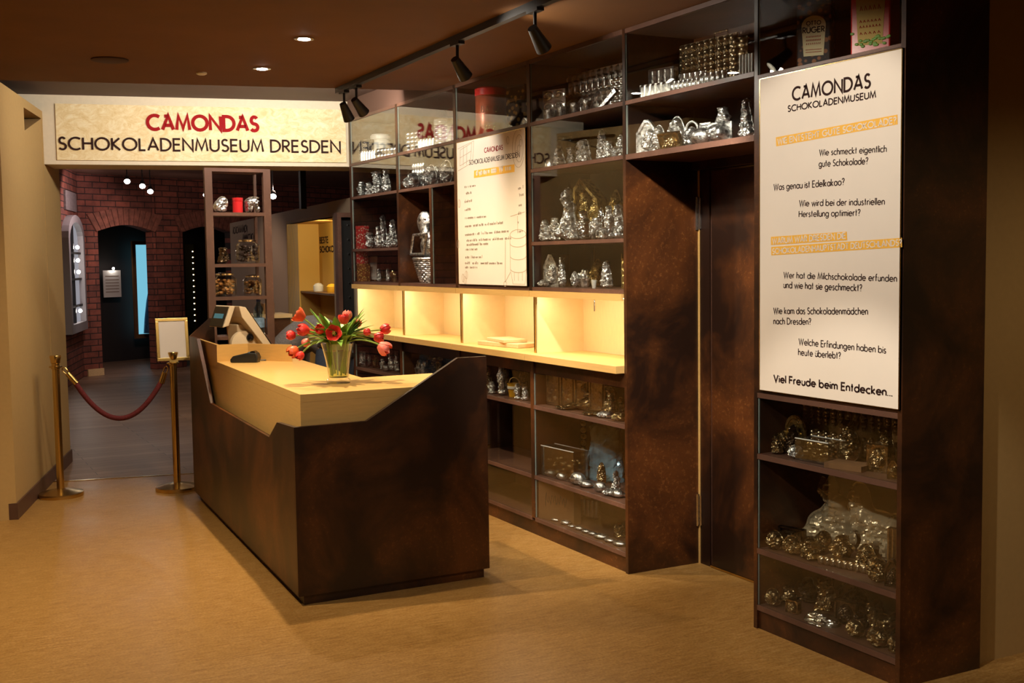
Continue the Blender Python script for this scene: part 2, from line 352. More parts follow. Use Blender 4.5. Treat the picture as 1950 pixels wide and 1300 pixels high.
# ------------------------------------------------------------------ lettering
def arc(cx, cy, rx, ry, a0, a1, n=12):
    return [(cx+rx*math.cos(R(a0+(a1-a0)*i/n)), cy+ry*math.sin(R(a0+(a1-a0)*i/n))) for i in range(n+1)]
def circ(cx, cy, rx, ry): return arc(cx, cy, rx, ry, 90, 450, 20)
DOT = lambda x, y: [(x, y), (x, y+.09)]
GL = {
 'A': (.74, [[(0, 0), (.37, 1), (.74, 0)], [(.14, .32), (.60, .32)]]),
 '^': (.74, [[(0, 0), (.40, 1), (.74, 0)], [(.14, .30), (.62, .30)], [(.14, .955), (.42, .955)]]),
 'B': (.54, [[(0, 0), (0, 1)]+arc(.22, .76, .22, .24, 90, -90)+[(0, .52)], [(.2, .52)]+arc(.26, .26, .27, .26, 90, -90)+[(0, 0)]]),
 'C': (.80, [arc(.5, .5, .5, .5, 52, 308, 18)]),
 'D': (.72, [[(0, 0), (0, 1), (.2, 1)]+arc(.22, .5, .5, .5, 90, -90, 16)+[(0, 0)]]),
 'E': (.50, [[(.5, 1), (0, 1), (0, 0), (.5, 0)], [(0, .52), (.46, .52)]]),
 'F': (.48, [[(.48, 1), (0, 1), (0, 0)], [(0, .52), (.44, .52)]]),
 'G': (.98, [arc(.5, .5, .5, .5, 48, 357, 20)+[(.56, .47)]]),
 'H': (.66, [[(0, 0), (0, 1)], [(.66, 0), (.66, 1)], [(0, .53), (.66, .53)]]),
 'I': (.0, [[(0, 0), (0, 1)]]),
 'K': (.58, [[(0, 0), (0, 1)], [(.54, 1), (.04, .52), (.58, 0)]]),
 'L': (.42, [[(0, 1), (0, 0), (.42, 0)]]),
 'M': (.90, [[(0, 0), (.14, 1), (.45, .10), (.76, 1), (.90, 0)]]),
 'N': (.72, [[(0, 0), (0, 1), (.72, 0), (.72, 1)]]),
 'O': (1.0, [circ(.5, .5, .5, .5)]),
 'P': (.48, [[(0, 0), (0, 1)]+arc(.22, .74, .26, .26, 90, -90)+[(0, .48)]]),
 'R': (.52, [[(0, 0), (0, 1)]+arc(.22, .74, .26, .26, 90, -90)+[(0, .48)], [(.18, .48), (.52, 0)]]),
 'S': (.50, [arc(.26, .75, .21, .25, 32, 262)+arc(.25, .25, .25, .25, 82, -148)]),
 'T': (.56, [[(0, 1), (.56, 1)], [(.28, 1), (.28, 0)]]),
 'U': (.64, [[(0, 1), (0, .32)]+arc(.32, .32, .32, .32, 180, 360)+[(.64, 1)]]),
 'V': (.70, [[(0, 1), (.35, 0), (.70, 1)]]),
 'W': (1.05, [[(0, 1), (.27, 0), (.525, .92), (.78, 0), (1.05, 1)]]),
 '?': (.40, [arc(.2, .78, .2, .22, 175, -70)+[(.2, .44), (.2, .28)], DOT(.2, 0)]),
 '.': (.05, [DOT(0, 0)]),
 'a': (.60, [circ(.30, .32, .30, .32), [(.60, .64), (.60, 0)]]),
 'b': (.60, [circ(.30, .32, .30, .32), [(0, 1.06), (0, 0)]]),
 'c': (.50, [arc(.32, .32, .32, .32, 52, 308, 16)]),
 'd': (.60, [circ(.30, .32, .30, .32), [(.60, 1.06), (.60, 0)]]),
 'e': (.60, [[(.02, .34), (.60, .34)]+arc(.30, .32, .30, .32, 4, 318, 16)]),
 'f': (.28, [[(.1, 0), (.1, .86)]+arc(.25, .88, .15, .17, 180, 75, 6), [(0, .62), (.27, .62)]]),
 'g': (.60, [circ(.30, .32, .30, .32), [(.60, .64), (.60, -.04)]+arc(.31, -.04, .29, .25, 0, -160)]),
 'h': (.46, [[(0, 1.06), (0, 0)], [(0, .38)]+arc(.23, .39, .23, .25, 180, 0)+[(.46, 0)]]),
 'i': (.0, [[(0, 0), (0, .64)], DOT(0, .82)]),
 'k': (.44, [[(0, 1.06), (0, 0)], [(.42, .64), (.03, .31), (.44, 0)]]),
 'l': (.0, [[(0, 0), (0, 1.06)]]),
 'm': (.80, [[(0, .64), (0, 0)], [(0, .42)]+arc(.20, .43, .20, .21, 180, 0)+[(.40, 0)], [(.40, .42)]+arc(.60, .43, .20, .21, 180, 0)+[(.80, 0)]]),
 'n': (.46, [[(0, .64), (0, 0)], [(0, .38)]+arc(.23, .39, .23, .25, 180, 0)+[(.46, 0)]]),
 'o': (.64, [circ(.32, .32, .32, .32)]),
 'p': (.60, [circ(.30, .32, .30, .32), [(0, .64), (0, -.30)]]),
 'r': (.26, [[(0, .64), (0, 0)], [(0, .40)]+arc(.20, .42, .20, .22, 180, 65, 6)]),
 's': (.34, [[(x*.68, y*.64) for x, y in arc(.26, .75, .21, .25, 32, 262)+arc(.25, .25, .25, .25, 82, -148)]]),
 't': (.28, [[(.13, .98), (.13, 0)], [(0, .64), (.27, .64)]]),
 'u': (.46, [[(0, .64), (0, .24)]+arc(.23, .25, .23, .25, 180, 360), [(.46, .64), (.46, 0)]]),
 'w': (.84, [[(0, .64), (.21, 0), (.42, .6), (.63, 0), (.84, .64)]]),
}
GL['ä'] = (.60, GL['a'][1]+[DOT(.18, .84), DOT(.42, .84)])
GL['ü'] = (.46, GL['u'][1]+[DOT(.10, .84), DOT(.36, .84)])
GL['Ü'] = (.64, GL['U'][1]+[DOT(.18, 1.14), DOT(.46, 1.14)])
def layout(s, gap=.22, space=.40):
    x = 0; out = []
    for ch in s:
        if ch == ' ': x += space; continue
        w_, st = GL[ch]; out += [[(x+a, b) for a, b in p] for p in st]; x += w_+gap
    return out, x-gap
def stroke(mb, pts, hw, put, d0, d1):
    """a stroke of half width hw along pts (metres, in the lettering plane), as a thin raised band"""
    p = [Vector((a, b)) for a, b in pts]; q = [p[0]]
    for a in p[1:]:
        if (a-q[-1]).length > 1e-6: q.append(a)
    p = q
    if len(p) < 2: return
    closed = (p[0]-p[-1]).length < 1e-5
    if closed: p = p[:-1]
    n = len(p); L = []; Rr = []
    for i in range(n):
        a = p[i-1] if (i > 0 or closed) else None; c = p[(i+1) % n] if (i < n-1 or closed) else None
        t0 = (p[i]-a).normalized() if a is not None else None; t1 = (c-p[i]).normalized() if c is not None else None
        if t0 is None: t0 = t1
        if t1 is None: t1 = t0
        n0 = Vector((-t0.y, t0.x)); n1 = Vector((-t1.y, t1.x)); mm = n0+n1
        mm = n1 if mm.length < 1e-4 else mm.normalized()
        k = hw/max(.45, mm.dot(n1)); L.append(p[i]+mm*k); Rr.append(p[i]-mm*k)
    vs = [put(v, d1) for v in L]+[put(v, d1) for v in Rr]+[put(v, d0) for v in L]+[put(v, d0) for v in Rr]; fs = []
    for i in range(n if closed else n-1):
        j = (i+1) % n
        fs += [(i, j, n+j, n+i), (2*n+i, 3*n+i, 3*n+j, 2*n+j), (i, 2*n+i, 2*n+j, j), (n+i, n+j, 3*n+j, 3*n+i)]
    if not closed:
        fs += [(0, n, 3*n, 2*n), (n-1, 3*n-1, 4*n-1, 2*n-1)]
    mb.add(vs, fs)
def text_line(mb, s, A, B, cap, wt, frame, d0, d1):
    """lettering between two baseline points A, B (plane coordinates), frame(p2, depth) -> world"""
    st, wid = layout(s); A = Vector(A); B = Vector(B); r = (B-A); ln = r.length; r.normalize(); u = Vector((-r.y, r.x))
    sx = ln/wid
    for p in st: stroke(mb, [tuple(A+r*(x*sx)+u*(y*cap)) for x, y in p], wt*cap/2, frame, d0, d1)
def shelf_frame(x):   # plane of the shelf front, seen from the room: plane x axis runs towards -Y
    return lambda v, d: (x-d, -v[0], v[1])
S12, C12 = math.sin(R(12)), math.cos(R(12))
def sign_pt(s, d, z):   # s along the sign (to the right), d out of the wall
    return (s*C12-d*S12, 8.99-s*S12-d*C12, z)
def sign_frame(v, d): return sign_pt(v[0], d, v[1])

# ------------------------------------------------------------------ room shell
WL0 = Vector((-2.64, 7.98)); WLD = Vector((math.cos(R(74.5)), math.sin(R(74.5)))); WLN = Vector((WLD.y, -WLD.x))
def wl(s, d, z=0):  # along the left wall, d into the room
    p = WL0+WLD*s+WLN*d; return (p.x, p.y, z)
def poly_wall(name, pts, z0, z1, m):
    """closed plan polygon extruded in z"""
    return MB().prism(pts, Matrix.Identity(4), z0, z1).build(name, m)
TH = [(-2.30, 9.22), (-1.20, 8.97), (.6, 8.60)]   # threshold between linoleum and planks
struct(MB().prism([(-7, -4), (1.9, -4), (1.9, 8.33), (.6, 8.60), (-1.2, 8.97), (-2.3, 9.22), (-7, 10.2)], Matrix.Identity(4), -.05, 0).build('floor', M['floor']))
struct(MB().prism([(-7, 10.2), (-2.3, 9.22), (-1.2, 8.97), (.6, 8.60), (1.9, 8.33), (6, 8.33), (6, 24), (-7, 24)], Matrix.Identity(4), -.05, 0).build('floor_hall', M['planks']))
strip = MB().prism([(-2.30, 9.205), (.6, 8.585), (.6, 8.615), (-2.3, 9.235)], Matrix.Identity(4), 0, .004).build('trim_1', M['brass']); struct(strip)
# main ceiling ends in a step, the soffit behind it is higher
E1 = (-7, 8.80); E2 = (1.9, 6.78)
def cedge(x): return E1[1]+(E2[1]-E1[1])*(x-E1[0])/(E2[0]-E1[0])
struct(MB().prism([(-7, -4), (1.9, -4), E2, E1], Matrix.Identity(4), 2.75, 2.80).build('ceiling', M['ceiling']))
struct(MB().prism([(-7, 8.5), (1.9, 6.6), (1.9, 9.2), (-7, 11.2)], Matrix.Identity(4), 2.90, 2.95).build('ceiling_soffit', M['soffit']))
struct(MB().prism([E1, E2, (E2[0], E2[1]-.02), (E1[0], E1[1]-.02)], Matrix.Identity(4), 2.80, 2.90).build('trim_2', M['ceiling']))
struct(MB().prism([(-7, 10), (6, 8), (6, 24), (-7, 24)], Matrix.Identity(4), 2.93, 2.98).build('ceiling_hall', mat('hall_ceiling_boards', (.20, .115, .085), .5, nscale=6, var=.25, stretch=(.3, 6, 1))))
# left wall: straight leaf, a splayed slot in it, then on to the hall
sa, sb, sc = .82, 1.50, 2.2
I4 = Matrix.Identity(4)
struct(MB().prism([wl(0, 0)[:2], wl(sa, 0)[:2], wl(sa, -.14)[:2], wl(.14, -.14)[:2], (-7, 9.9), (-7, 9.7), (-2.93, 7.98)], I4, 0, 2.775).build('wall_left', M['beige']))
struct(MB().prism([wl(sb, 0)[:2], wl(sc, 0)[:2], wl(sc, -.14)[:2], wl(sb, -.14)[:2]], I4, 0, 2.775).build('wall_left_end', M['beige']))
WLF = Matrix(((WLD.x, 0, WLN.x, WL0.x), (WLD.y, 0, WLN.y, WL0.y), (0, 1, 0, 0), (0, 0, 0, 1)))   # s along, z up, d into the room
mid = MB().prism([(sa, 0), (sb, 0), (sb, 2.715), (sa, 2.55)], WLF, -.14, -.004).prism([(sa, 2.712), (sb, 2.716), (sb, 2.775), (sa, 2.775)], WLF, -.14, 0).prism([(sa, 2.5), (sb, 2.5), (sb, 2.77), (sa, 2.77)], WLF, -.20, -.14)
struct(mid.build('wall_left_panel', M['beige']))
struct(MB().prism([wl(-.012, -.3)[:2], wl(-.012, .012)[:2], wl(sc+.012, .012)[:2], wl(sc+.012, -.1)[:2], wl(sc, -.1)[:2], wl(sc, .001)[:2], wl(.0, .001)[:2], wl(.0, -.3)[:2]], Matrix.Identity(4), 0, .105).build('baseboard_left', M['skirt']))
# sign beam over the opening
Lw = -2.62
struct(MB().add([sign_pt(s, d, z) for s in (Lw, .42) for d in (-.46, 0) for z in (2.38, 2.90)], [(0, 1, 3, 2), (4, 6, 7, 5), (0, 4, 5, 1), (2, 3, 7, 6), (0, 2, 6, 4), (1, 5, 7, 3)]).build('wall_sign_beam', M['white_wall']))
# wall over the far shelves, up to the soffit, and the wall behind the shelving
struct(MB().box(.0, .46, 4.93, 8.93, 2.748, 2.90).build('wall_over_shelves', M['soffit']))
struct(MB().box(.46, .62, 3.6, 8.95, 0, 2.95).build('wall_right', M['skirt']))
# pillar at the right edge and the rest of the room
struct(MB().box(.449, 2.2, 3.119, 3.60, 0, 2.80).build('wall_pillar', M['beige']))
struct(MB().box(1.9, 2.0, -4, 3.2, 0, 2.80).build('wall_right_entrance', M['beige']))
struct(MB().box(-7, 2.0, -4.1, -4, 0, 2.80).build('wall_entrance', M['beige']))
struct(MB().box(-7.1, -7, -4, 10.2, 0, 2.95).build('wall_far_left', M['beige']))

# ------------------------------------------------------------------ museum hall: brick walls, arches
def wall_frame(p, ang):
    return Matrix.Translation((p[0], p[1], 0)) @ Matrix.Rotation(R(ang), 4, 'Z') @ Matrix.Rotation(R(90), 4, 'X')
def arched_wall(name, p, ang, s0, s1, h, opens, thick, m):
    """brick wall with arched openings (a, b, spring, rise); local x along, y up, z towards the viewer"""
    F = wall_frame(p, ang); mb = MB(); x = s0
    for a, b, sp_, rise in opens:
        if a > x: mb.prism([(x, 0), (a, 0), (a, h), (x, h)], F, -thick, 0)
        N = 12; top = [(a+(b-a)*i/N, sp_+rise*math.sin(math.pi*i/N)) for i in range(N+1)]
        for i in range(N): mb.prism([top[i], top[i+1], (top[i+1][0], h), (top[i][0], h)], F, -thick, 0)
        x = b
    if x < s1: mb.prism([(x, 0), (s1, 0), (s1, h), (x, h)], F, -thick, 0)
    o = mb.build(name, m)
    # bake the frame into the object so that the brick pattern follows the wall
    o.data.transform((F @ Matrix.Rotation(R(-90), 4, 'X')).inverted()); o.matrix_world = F @ Matrix.Rotation(R(-90), 4, 'X')
    return struct(o)
def arch_band(p, ang, a, b, sp_, rise, th):
    F = wall_frame(p, ang); mb = MB(); N = 13
    for i in range(N):
        t0, t1 = (i+.06)/N, (i+.94)/N; q = []
        for t, o in ((t0, 0), (t1, 0), (t1, th), (t0, th)):
            k = (t-.5); q.append((a+(b-a)*t+k*o*1.1, sp_+rise*math.sin(math.pi*t)+o*(.9 if o else 1)))
        mb.prism(q, F, -.02, .035)
    return struct(mb.build('wall_arch_course', M['vouss']))
BP = (-.93, 17.73); BA = 25
ops = [(.31, 1.24, 2.10, .10), (1.80, 2.75, 2.10, .10)]
arched_wall('wall_hall_back', BP, BA, 0, 7.5, 2.95, ops, .16, M['brick'])
for a, b, s_, r_ in ops: arch_band(BP, BA, a-.04, b+.04, s_, r_, .27)
struct(MB().prism([(1.30, 0), (1.72, 0), (1.72, 2.93), (1.30, 2.93)], wall_frame(BP, BA), .0, .03).build('wall_hall_pilaster', M['brick']))
arched_wall('wall_hall_left', BP, 254.5, 0, 7.8, 2.95, [], -.4, M['brick'])
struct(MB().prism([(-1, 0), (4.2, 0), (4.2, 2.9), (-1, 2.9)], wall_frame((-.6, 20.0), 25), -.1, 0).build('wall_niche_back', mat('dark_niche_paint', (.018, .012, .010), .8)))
struct(MB().prism([(.05, 0), (.31, 0), (.31, .1), (.05, .1)], wall_frame(BP, BA), 0, .03).build('baseboard_hall', M['pale']))
struct(MB().box(6, 6.1, 8, 24, 0, 2.95).build('wall_hall_right', M['brick']))
struct(MB().box(.62, 6, 8.35, 8.45, 0, 2.95).build('wall_hall_front', M['skirt']))
# arched window in the left brick wall (frame, bars, lit panes)
WF = wall_frame(BP, 254.5); SGN = -1   # the hall is on the -z side of this frame
def wpoly(pts, d0, d1, mb): return mb.prism(pts, WF, d0*SGN, d1*SGN)
wx0, wx1, wz0, wz1, wr = .08, 1.52, .70, 1.98, .32
def archpts(x0, x1, z0, z1, rise, n=12):
    return [(x0, z0), (x1, z0)]+[((x0+x1)/2+(x1-x0)/2*math.cos(math.pi*i/n), z1+rise*math.sin(math.pi*i/n)) for i in range(n+1)]
out_ = archpts(wx0, wx1, wz0, wz1, wr); in_ = archpts(wx0+.13, wx1-.13, wz0+.12, wz1-.02, wr-.08)
fr = MB(); n_ = len(out_)
for i in range(n_):
    j = (i+1) % n_; wpoly([out_[i], out_[j], in_[j], in_[i]], 0, .09, fr)
win = struct(fr.build('window_1', mat('grey_window_paint', (.30, .29, .30), .5)))
gl = wpoly(in_, .005, .012, MB()).build('window_pane', M['lightcase'], win)
bars = MB()
for z in (1.05, 1.42, 1.78): wpoly([(wx0+.12, z-.015), (wx1-.12, z-.015), (wx1-.12, z+.015), (wx0+.12, z+.015)], .012, .05, bars)
wpoly([(.83, wz0+.1), (.88, wz0+.1), (.88, 2.2), (.83, 2.2)], .012, .05, bars)
bars.build('window_bar', M['black'], win)
tg = []
for k, (x, z) in enumerate(((.66, 1.86), (.66, 1.68), (.64, 1.52), (.62, .98))):
    lm = MB().sphere(WF @ Vector((x, z, .07*SGN)), .026).build('display_lamp', M['lampw'])
    tag(lm, ['topmost bright lamp in the arched vitrine window', 'second bright lamp in the arched vitrine window', 'third bright lamp in the arched vitrine window', 'lowest bright lamp in the arched vitrine window'][k], 'lamp', 'lamps in the arched window')
vg = wpoly([(.25, 2.36), (1.2, 2.36), (1.2, 2.62), (.25, 2.62)], 0, .025, MB()).build('wall_plate', mat('grey_metal_plate', (.22, .2, .2), .5, .3, nscale=30, var=.3))
tag(vg, 'grey fixing plate on the brick above the arched window', 'plate')

# lettering and shelf contents (metres)
ITEMS = [
    ('ribtray', 0.08, 8.701, 2.396, 0.178, 0.092, 20.7, 'silver', 'silver ribbed bar tray at the sign end of the top shelf', 'mould tray', None, {}),
    ('boxtin', 0.1, 8.791, 2.396, 0.122, 0.184, 20.8, 'pattern', 'small square patterned tin behind the ribbed tray', 'tin', None, {}),
    ('stack', 0.22, 8.788, 2.396, 0.16, 0.229, 20.6, 'white', 'white ridged canister beside the square patterned tin on top shelf', 'canister', None, {}),
    ('domes', 0.08, 8.315, 2.396, 0.224, 0.078, 20.5, 'silver', 'low tray of silver ball moulds in front of the white canister', 'mould tray', None, {'nx': 6, 'ny': 2}),
    ('figure', 0.07, 8.82, 2.131, 0.09, 0.122, 20.8, 'silver', 'small silver figure mould closest to the sign end on second shelf', 'mould', None, {}),
    ('santa', 0.08, 8.677, 2.131, 0.082, 0.109, 20.7, 'silver', 'hooded silver figure mould between two taller ones under the ball tray', 'mould', None, {}),
    ('bear', 0.12, 8.601, 2.131, 0.113, 0.191, 20.6, 'silver', 'tall lumpy silver bear mould on the second shelf near the sign', 'mould', None, {}),
    ('bottle', 0.08, 8.317, 2.131, 0.091, 0.181, 20.5, 'silver', 'tallest silver bottle-shaped mould on the second shelf near the sign', 'mould', None, {}),
    ('domes', 0.08, 7.784, 2.396, 0.174, 0.142, 20.1, 'clear', 'leaning clear tray with round bubbles before mirrored sign lettering', 'mould tray', None, {'nx': 4, 'ny': 5}),
    ('ribtray', 0.08, 7.545, 2.396, 0.185, 0.071, 19.9, 'silver', 'flat silver bar tray lying between two bubble trays', 'mould tray', None, {}),
    ('domes', 0.12, 7.35, 2.396, 0.195, 0.2, 19.6, 'clear', 'tall upright clear bubble tray beside the round brown tin bay', 'mould tray', None, {'nx': 3, 'ny': 7}),
    ('domes', 0.12, 7.811, 2.131, 0.129, 0.186, 20.0, 'silver', 'small silver praline tray standing behind the shell mould', 'mould tray', None, {'nx': 5, 'ny': 4}),
    ('shell', 0.07, 7.793, 2.131, 0.152, 0.12, 20.1, 'silver', 'broad silver shell mould above the wicker basket hen', 'mould', None, {}),
    ('square', 0.14, 7.798, 2.131, 0.101, 0.095, 20.0, 'silver', 'small square silver relief mould next to the shell mould', 'mould', None, {}),
    ('egg', 0.08, 7.478, 2.131, 0.113, 0.152, 19.8, 'silver', 'smooth silver half egg mould with pointed top above the basket hen', 'mould', None, {}),
    ('bear', 0.24, 7.718, 2.131, 0.061, 0.167, 19.7, 'silver', 'small dark silver figure behind the two big half eggs', 'mould', None, {}),
    ('egg', 0.08, 7.218, 2.131, 0.114, 0.163, 19.6, 'silver', 'largest silver half egg mould with raised crest on second shelf', 'mould', None, {}),
    ('figure', 0.16, 7.303, 2.131, 0.047, 0.115, 19.5, 'silver', 'little silver figure squeezed in behind the largest half egg', 'mould', None, {}),
    ('boxtin', 0.057, 8.81, 1.716, 0.097, 0.182, 20.9, 'redtin', 'tall red and cream lithographed tin on the third shelf', 'tin', None, {}),
    ('bear', 0.1, 8.761, 1.716, 0.089, 0.13, 20.8, 'silver', 'squat silver bear mould beside the red and cream tin', 'mould', None, {}),
    ('figure', 0.17, 8.816, 1.716, 0.051, 0.098, 20.7, 'silver', 'small silver figure tucked behind the squat bear mould', 'mould', None, {}),
    ('bottle', 0.08, 8.512, 1.716, 0.062, 0.173, 20.6, 'silver', 'slim silver bottle mould before the tall tree mould', 'mould', None, {}),
    ('tree', 0.2, 8.703, 1.716, 0.101, 0.27, 20.5, 'silver', 'tall tiered silver tree mould on third shelf', 'mould', None, {}),
    ('santa', 0.08, 8.3, 1.716, 0.054, 0.11, 20.5, 'silver', 'small hooded silver figure beside the tiered tree mould', 'mould', None, {}),
    ('cone', 0.12, 8.306, 1.716, 0.096, 0.218, 20.4, 'silver', 'wide silver bell mould at the hen end of third shelf', 'mould', None, {}),
    ('boxtin', 0.057, 8.8, 1.456, 0.097, 0.141, 20.9, 'goldtin', 'gold patterned tin under the small red tin', 'tin', None, {'up': 1}),
    ('boxtin', 0.055, 8.82, 1.586, 0.084, 0.111, 20.9, 'redtin', 'small red tin standing on the gold patterned tin', 'tin', None, {'up': 1}),
    ('card', 0.13, 8.8, 1.456, 0.135, 0.198, 20.7, 'white', 'white printed card on a small stand on the fourth shelf', 'card', None, {}),
    ('boxtin', 0.23, 8.786, 1.456, 0.128, 0.163, 20.5, 'greentin', 'dark green lettered tin behind two slim silver moulds', 'tin', None, {}),
    ('bottle', 0.08, 8.514, 1.456, 0.043, 0.102, 20.6, 'silver', 'slim silver bottle mould before the dark green tin', 'mould', None, {}),
    ('bottle', 0.08, 8.332, 1.456, 0.036, 0.103, 20.5, 'silver', 'slim silver bottle mould next to the pine cone mould', 'mould', None, {}),
    ('basket', 0.1, 8.258, 1.456, 0.078, 0.09, 20.4, 'bronze', 'small bronze pine cone mould at the hen end of fourth shelf', 'mould', None, {}),
    ('rosettes', 0.1, 5.792, 2.396, 0.168, 0.177, 18.0, 'silver', 'silver plate with six rosettes on the top shelf', 'mould tray', None, {'nx': 2, 'ny': 3}),
    ('cup', 0.06, 5.772, 2.396, 0.078, 0.058, 18.1, 'silver', 'small silver cup leaning on the rosette plate', 'cup', None, {}),
    ('cup', 0.06, 5.636, 2.396, 0.052, 0.059, 17.9, 'silver', 'small grey cup at the edge of the rosette plate', 'cup', None, {}),
    ('cup', 0.06, 5.486, 2.396, 0.062, 0.061, 17.7, 'silver', 'small silver cup alone before the big hare plate', 'cup', None, {}),
    ('cup', 0.06, 5.355, 2.396, 0.061, 0.058, 17.5, 'silver', 'small silver cup beside the leaning flat bar', 'cup', None, {}),
    ('hareplate', 0.27, 5.603, 2.396, 0.557, 0.277, 5.2, 'silver', 'wide silver plate with two rows of tiny hares', 'mould tray', None, {}),
    ('bar', 0.09, 5.207, 2.396, 0.129, 0.096, 17.2, 'silver', 'flat silver bar leaning across the wide hare plate', 'mould', None, {}),
    ('domes', 0.17, 5.239, 2.396, 0.093, 0.175, 17.1, 'silver', 'narrow silver bubble plate against the door bay post', 'mould tray', None, {'nx': 3, 'ny': 7}),
    ('glassdome', 0.07, 5.795, 2.131, 0.086, 0.054, 18.1, 'clear', 'low clear plastic dome on the shelf above the rabbit moulds', 'dome', None, {}),
    ('cone', 0.07, 5.679, 2.131, 0.088, 0.117, 17.9, 'silver', 'pointed silver cone mould in front of clear jars', 'mould', None, {}),
    ('jar', 0.18, 5.84, 2.131, 0.078, 0.189, 17.9, 'clear', 'empty clear jar behind the pointed cone mould', 'jar', None, {}),
    ('jar', 0.25, 5.848, 2.131, 0.058, 0.196, 17.8, 'clear', 'empty clear jar behind the lumpy bell mould', 'jar', None, {}),
    ('bear', 0.14, 5.658, 2.131, 0.08, 0.109, 17.8, 'silver', 'small silver bear mould between cone and bell moulds', 'mould', None, {}),
    ('bell', 0.09, 5.451, 2.131, 0.108, 0.131, 17.6, 'silver', 'broad silver bell mould with relief above the rabbit moulds', 'mould', None, {}),
    ('santa', 0.1, 5.28, 2.131, 0.075, 0.167, 17.3, 'silver', 'tall hooded silver figure mould under the blue light glint', 'mould', None, {}),
    ('bear', 0.06, 5.158, 2.131, 0.069, 0.096, 17.2, 'silver', 'seated silver child mould leaning on the tall hooded one', 'mould', None, {}),
    ('figure', 0.07, 5.109, 2.131, 0.04, 0.052, 17.1, 'silver', 'tiny silver figure by the split egg mould', 'mould', None, {}),
    ('splitegg', 0.2, 5.268, 2.131, 0.063, 0.148, 17.1, 'silver', 'split silver egg mould with open halves', 'mould', None, {}),
    ('santa', 0.053, 5.824, 1.716, 0.086, 0.125, 18.2, 'silver', 'small silver bearded man mould standing alone next to the menu poster', 'mould', None, {}),
    ('figure', 0.08, 5.755, 1.716, 0.077, 0.137, 18.0, 'silver', 'silver boy mould with flat cap beside the big rabbit', 'mould', None, {}),
    ('rabbit', 0.12, 5.672, 1.716, 0.136, 0.302, 17.8, 'silver', 'biggest silver rabbit mould with tall upright ears', 'mould', None, {}),
    ('rabbit', 0.051, 5.504, 1.716, 0.07, 0.096, 17.8, 'silver', 'small silver rabbit crouching before the biggest rabbit', 'mould', None, {}),
    ('figure', 0.12, 5.505, 1.716, 0.089, 0.165, 17.6, 'chrome', 'shiny silver figure under the golden tilted mould', 'mould', None, {}),
    ('tilted', 0.26, 5.666, 1.716, 0.215, 0.351, 17.5, 'gold', 'golden open mould tilted behind the biggest rabbit', 'mould', None, {}),
    ('elephant', 0.08, 5.313, 1.716, 0.075, 0.118, 17.4, 'silver', 'silver elephant mould with four legs', 'mould', None, {}),
    ('egg', 0.24, 5.519, 1.716, 0.054, 0.184, 17.3, 'chrome', 'shiny silver egg mould behind the elephant', 'mould', None, {}),
    ('bear', 0.05, 5.198, 1.716, 0.058, 0.064, 17.3, 'silver', 'small silver crouching mould beside the elephant', 'mould', None, {}),
    ('figure', 0.09, 5.203, 1.716, 0.059, 0.177, 17.2, 'silver', 'tall silver standing man mould beside the big plate', 'mould', None, {}),
    ('shell', 0.33, 5.521, 1.716, 0.105, 0.282, 17.1, 'gold', 'dull golden shell mould at the back behind the standing man', 'mould', None, {}),
    ('santa', 0.17, 5.238, 1.716, 0.092, 0.187, 17.1, 'silver', 'large silver robed figure mould against the panel', 'mould', None, {}),
    ('fish', 0.051, 5.844, 1.456, 0.07, 0.045, 18.2, 'silver', 'low silver fish mould lying near the menu poster', 'mould', None, {}),
    ('house', 0.09, 5.814, 1.456, 0.119, 0.186, 18.1, 'silver', 'tall bent silver plate mould on the shelf over lit niches', 'mould', None, {}),
    ('bear', 0.09, 5.849, 1.456, 0.049, 0.081, 18.1, 'silver', 'silver bear mould before the bent plate', 'mould', None, {}),
    ('square', 0.12, 5.822, 1.456, 0.057, 0.074, 18.0, 'silver', 'silver block mould with toothed edge beside lighthouse mould', 'mould', None, {}),
    ('bottle', 0.1, 5.715, 1.456, 0.056, 0.173, 17.9, 'silver', 'silver lighthouse shaped mould in front of a brown board', 'mould', None, {}),
    ('board', 0.18, 5.831, 1.456, 0.078, 0.185, 17.9, 'woodb', 'narrow brown wooden board behind the lighthouse mould', 'board', None, {}),
    ('egg', 0.1, 5.579, 1.456, 0.051, 0.09, 17.7, 'silver', 'silver egg mould beside the little wicker basket', 'mould', None, {}),
    ('basket', 0.15, 5.565, 1.456, 0.098, 0.098, 17.6, 'silver', 'silver round basket mould filled with eggs', 'mould', None, {}),
    ('shell', 0.2, 5.507, 1.456, 0.089, 0.156, 17.4, 'gold', 'golden leaf shaped mould behind the white cup', 'mould', None, {}),
    ('cup', 0.06, 5.312, 1.456, 0.03, 0.044, 17.5, 'white', 'tiny white cup before the golden leaf mould', 'cup', None, {}),
    ('santa', 0.1, 5.244, 1.456, 0.081, 0.147, 17.3, 'silver', 'silver bearded figure mould on the shelf over lit niches', 'mould', None, {}),
    ('card', 0.12, 5.119, 1.456, 0.025, 0.182, 17.0, 'gold', 'narrow gilded panel against the end post over lit niches', 'panel', None, {}),
    ('tubes', 0.16, 4.806, 2.396, 0.158, 0.154, 16.4, 'clear', 'clear block holding upright silver cylinders', 'mould block', None, {'nx': 4}),
    ('ribtray', 0.09, 4.772, 2.396, 0.201, 0.073, 16.5, 'silver', 'dark silver bar tray with ridges at start of top door shelf', 'mould tray', None, {}),
    ('domes', 0.07, 4.501, 2.396, 0.18, 0.05, 16.1, 'silver', 'pale low tray in front of the big plate', 'mould tray', None, {'nx': 7, 'ny': 1}),
    ('domes', 0.14, 4.54, 2.396, 0.159, 0.094, 16.0, 'silver', 'pale tray with ovals behind the low front tray', 'mould tray', None, {'nx': 5, 'ny': 1}),
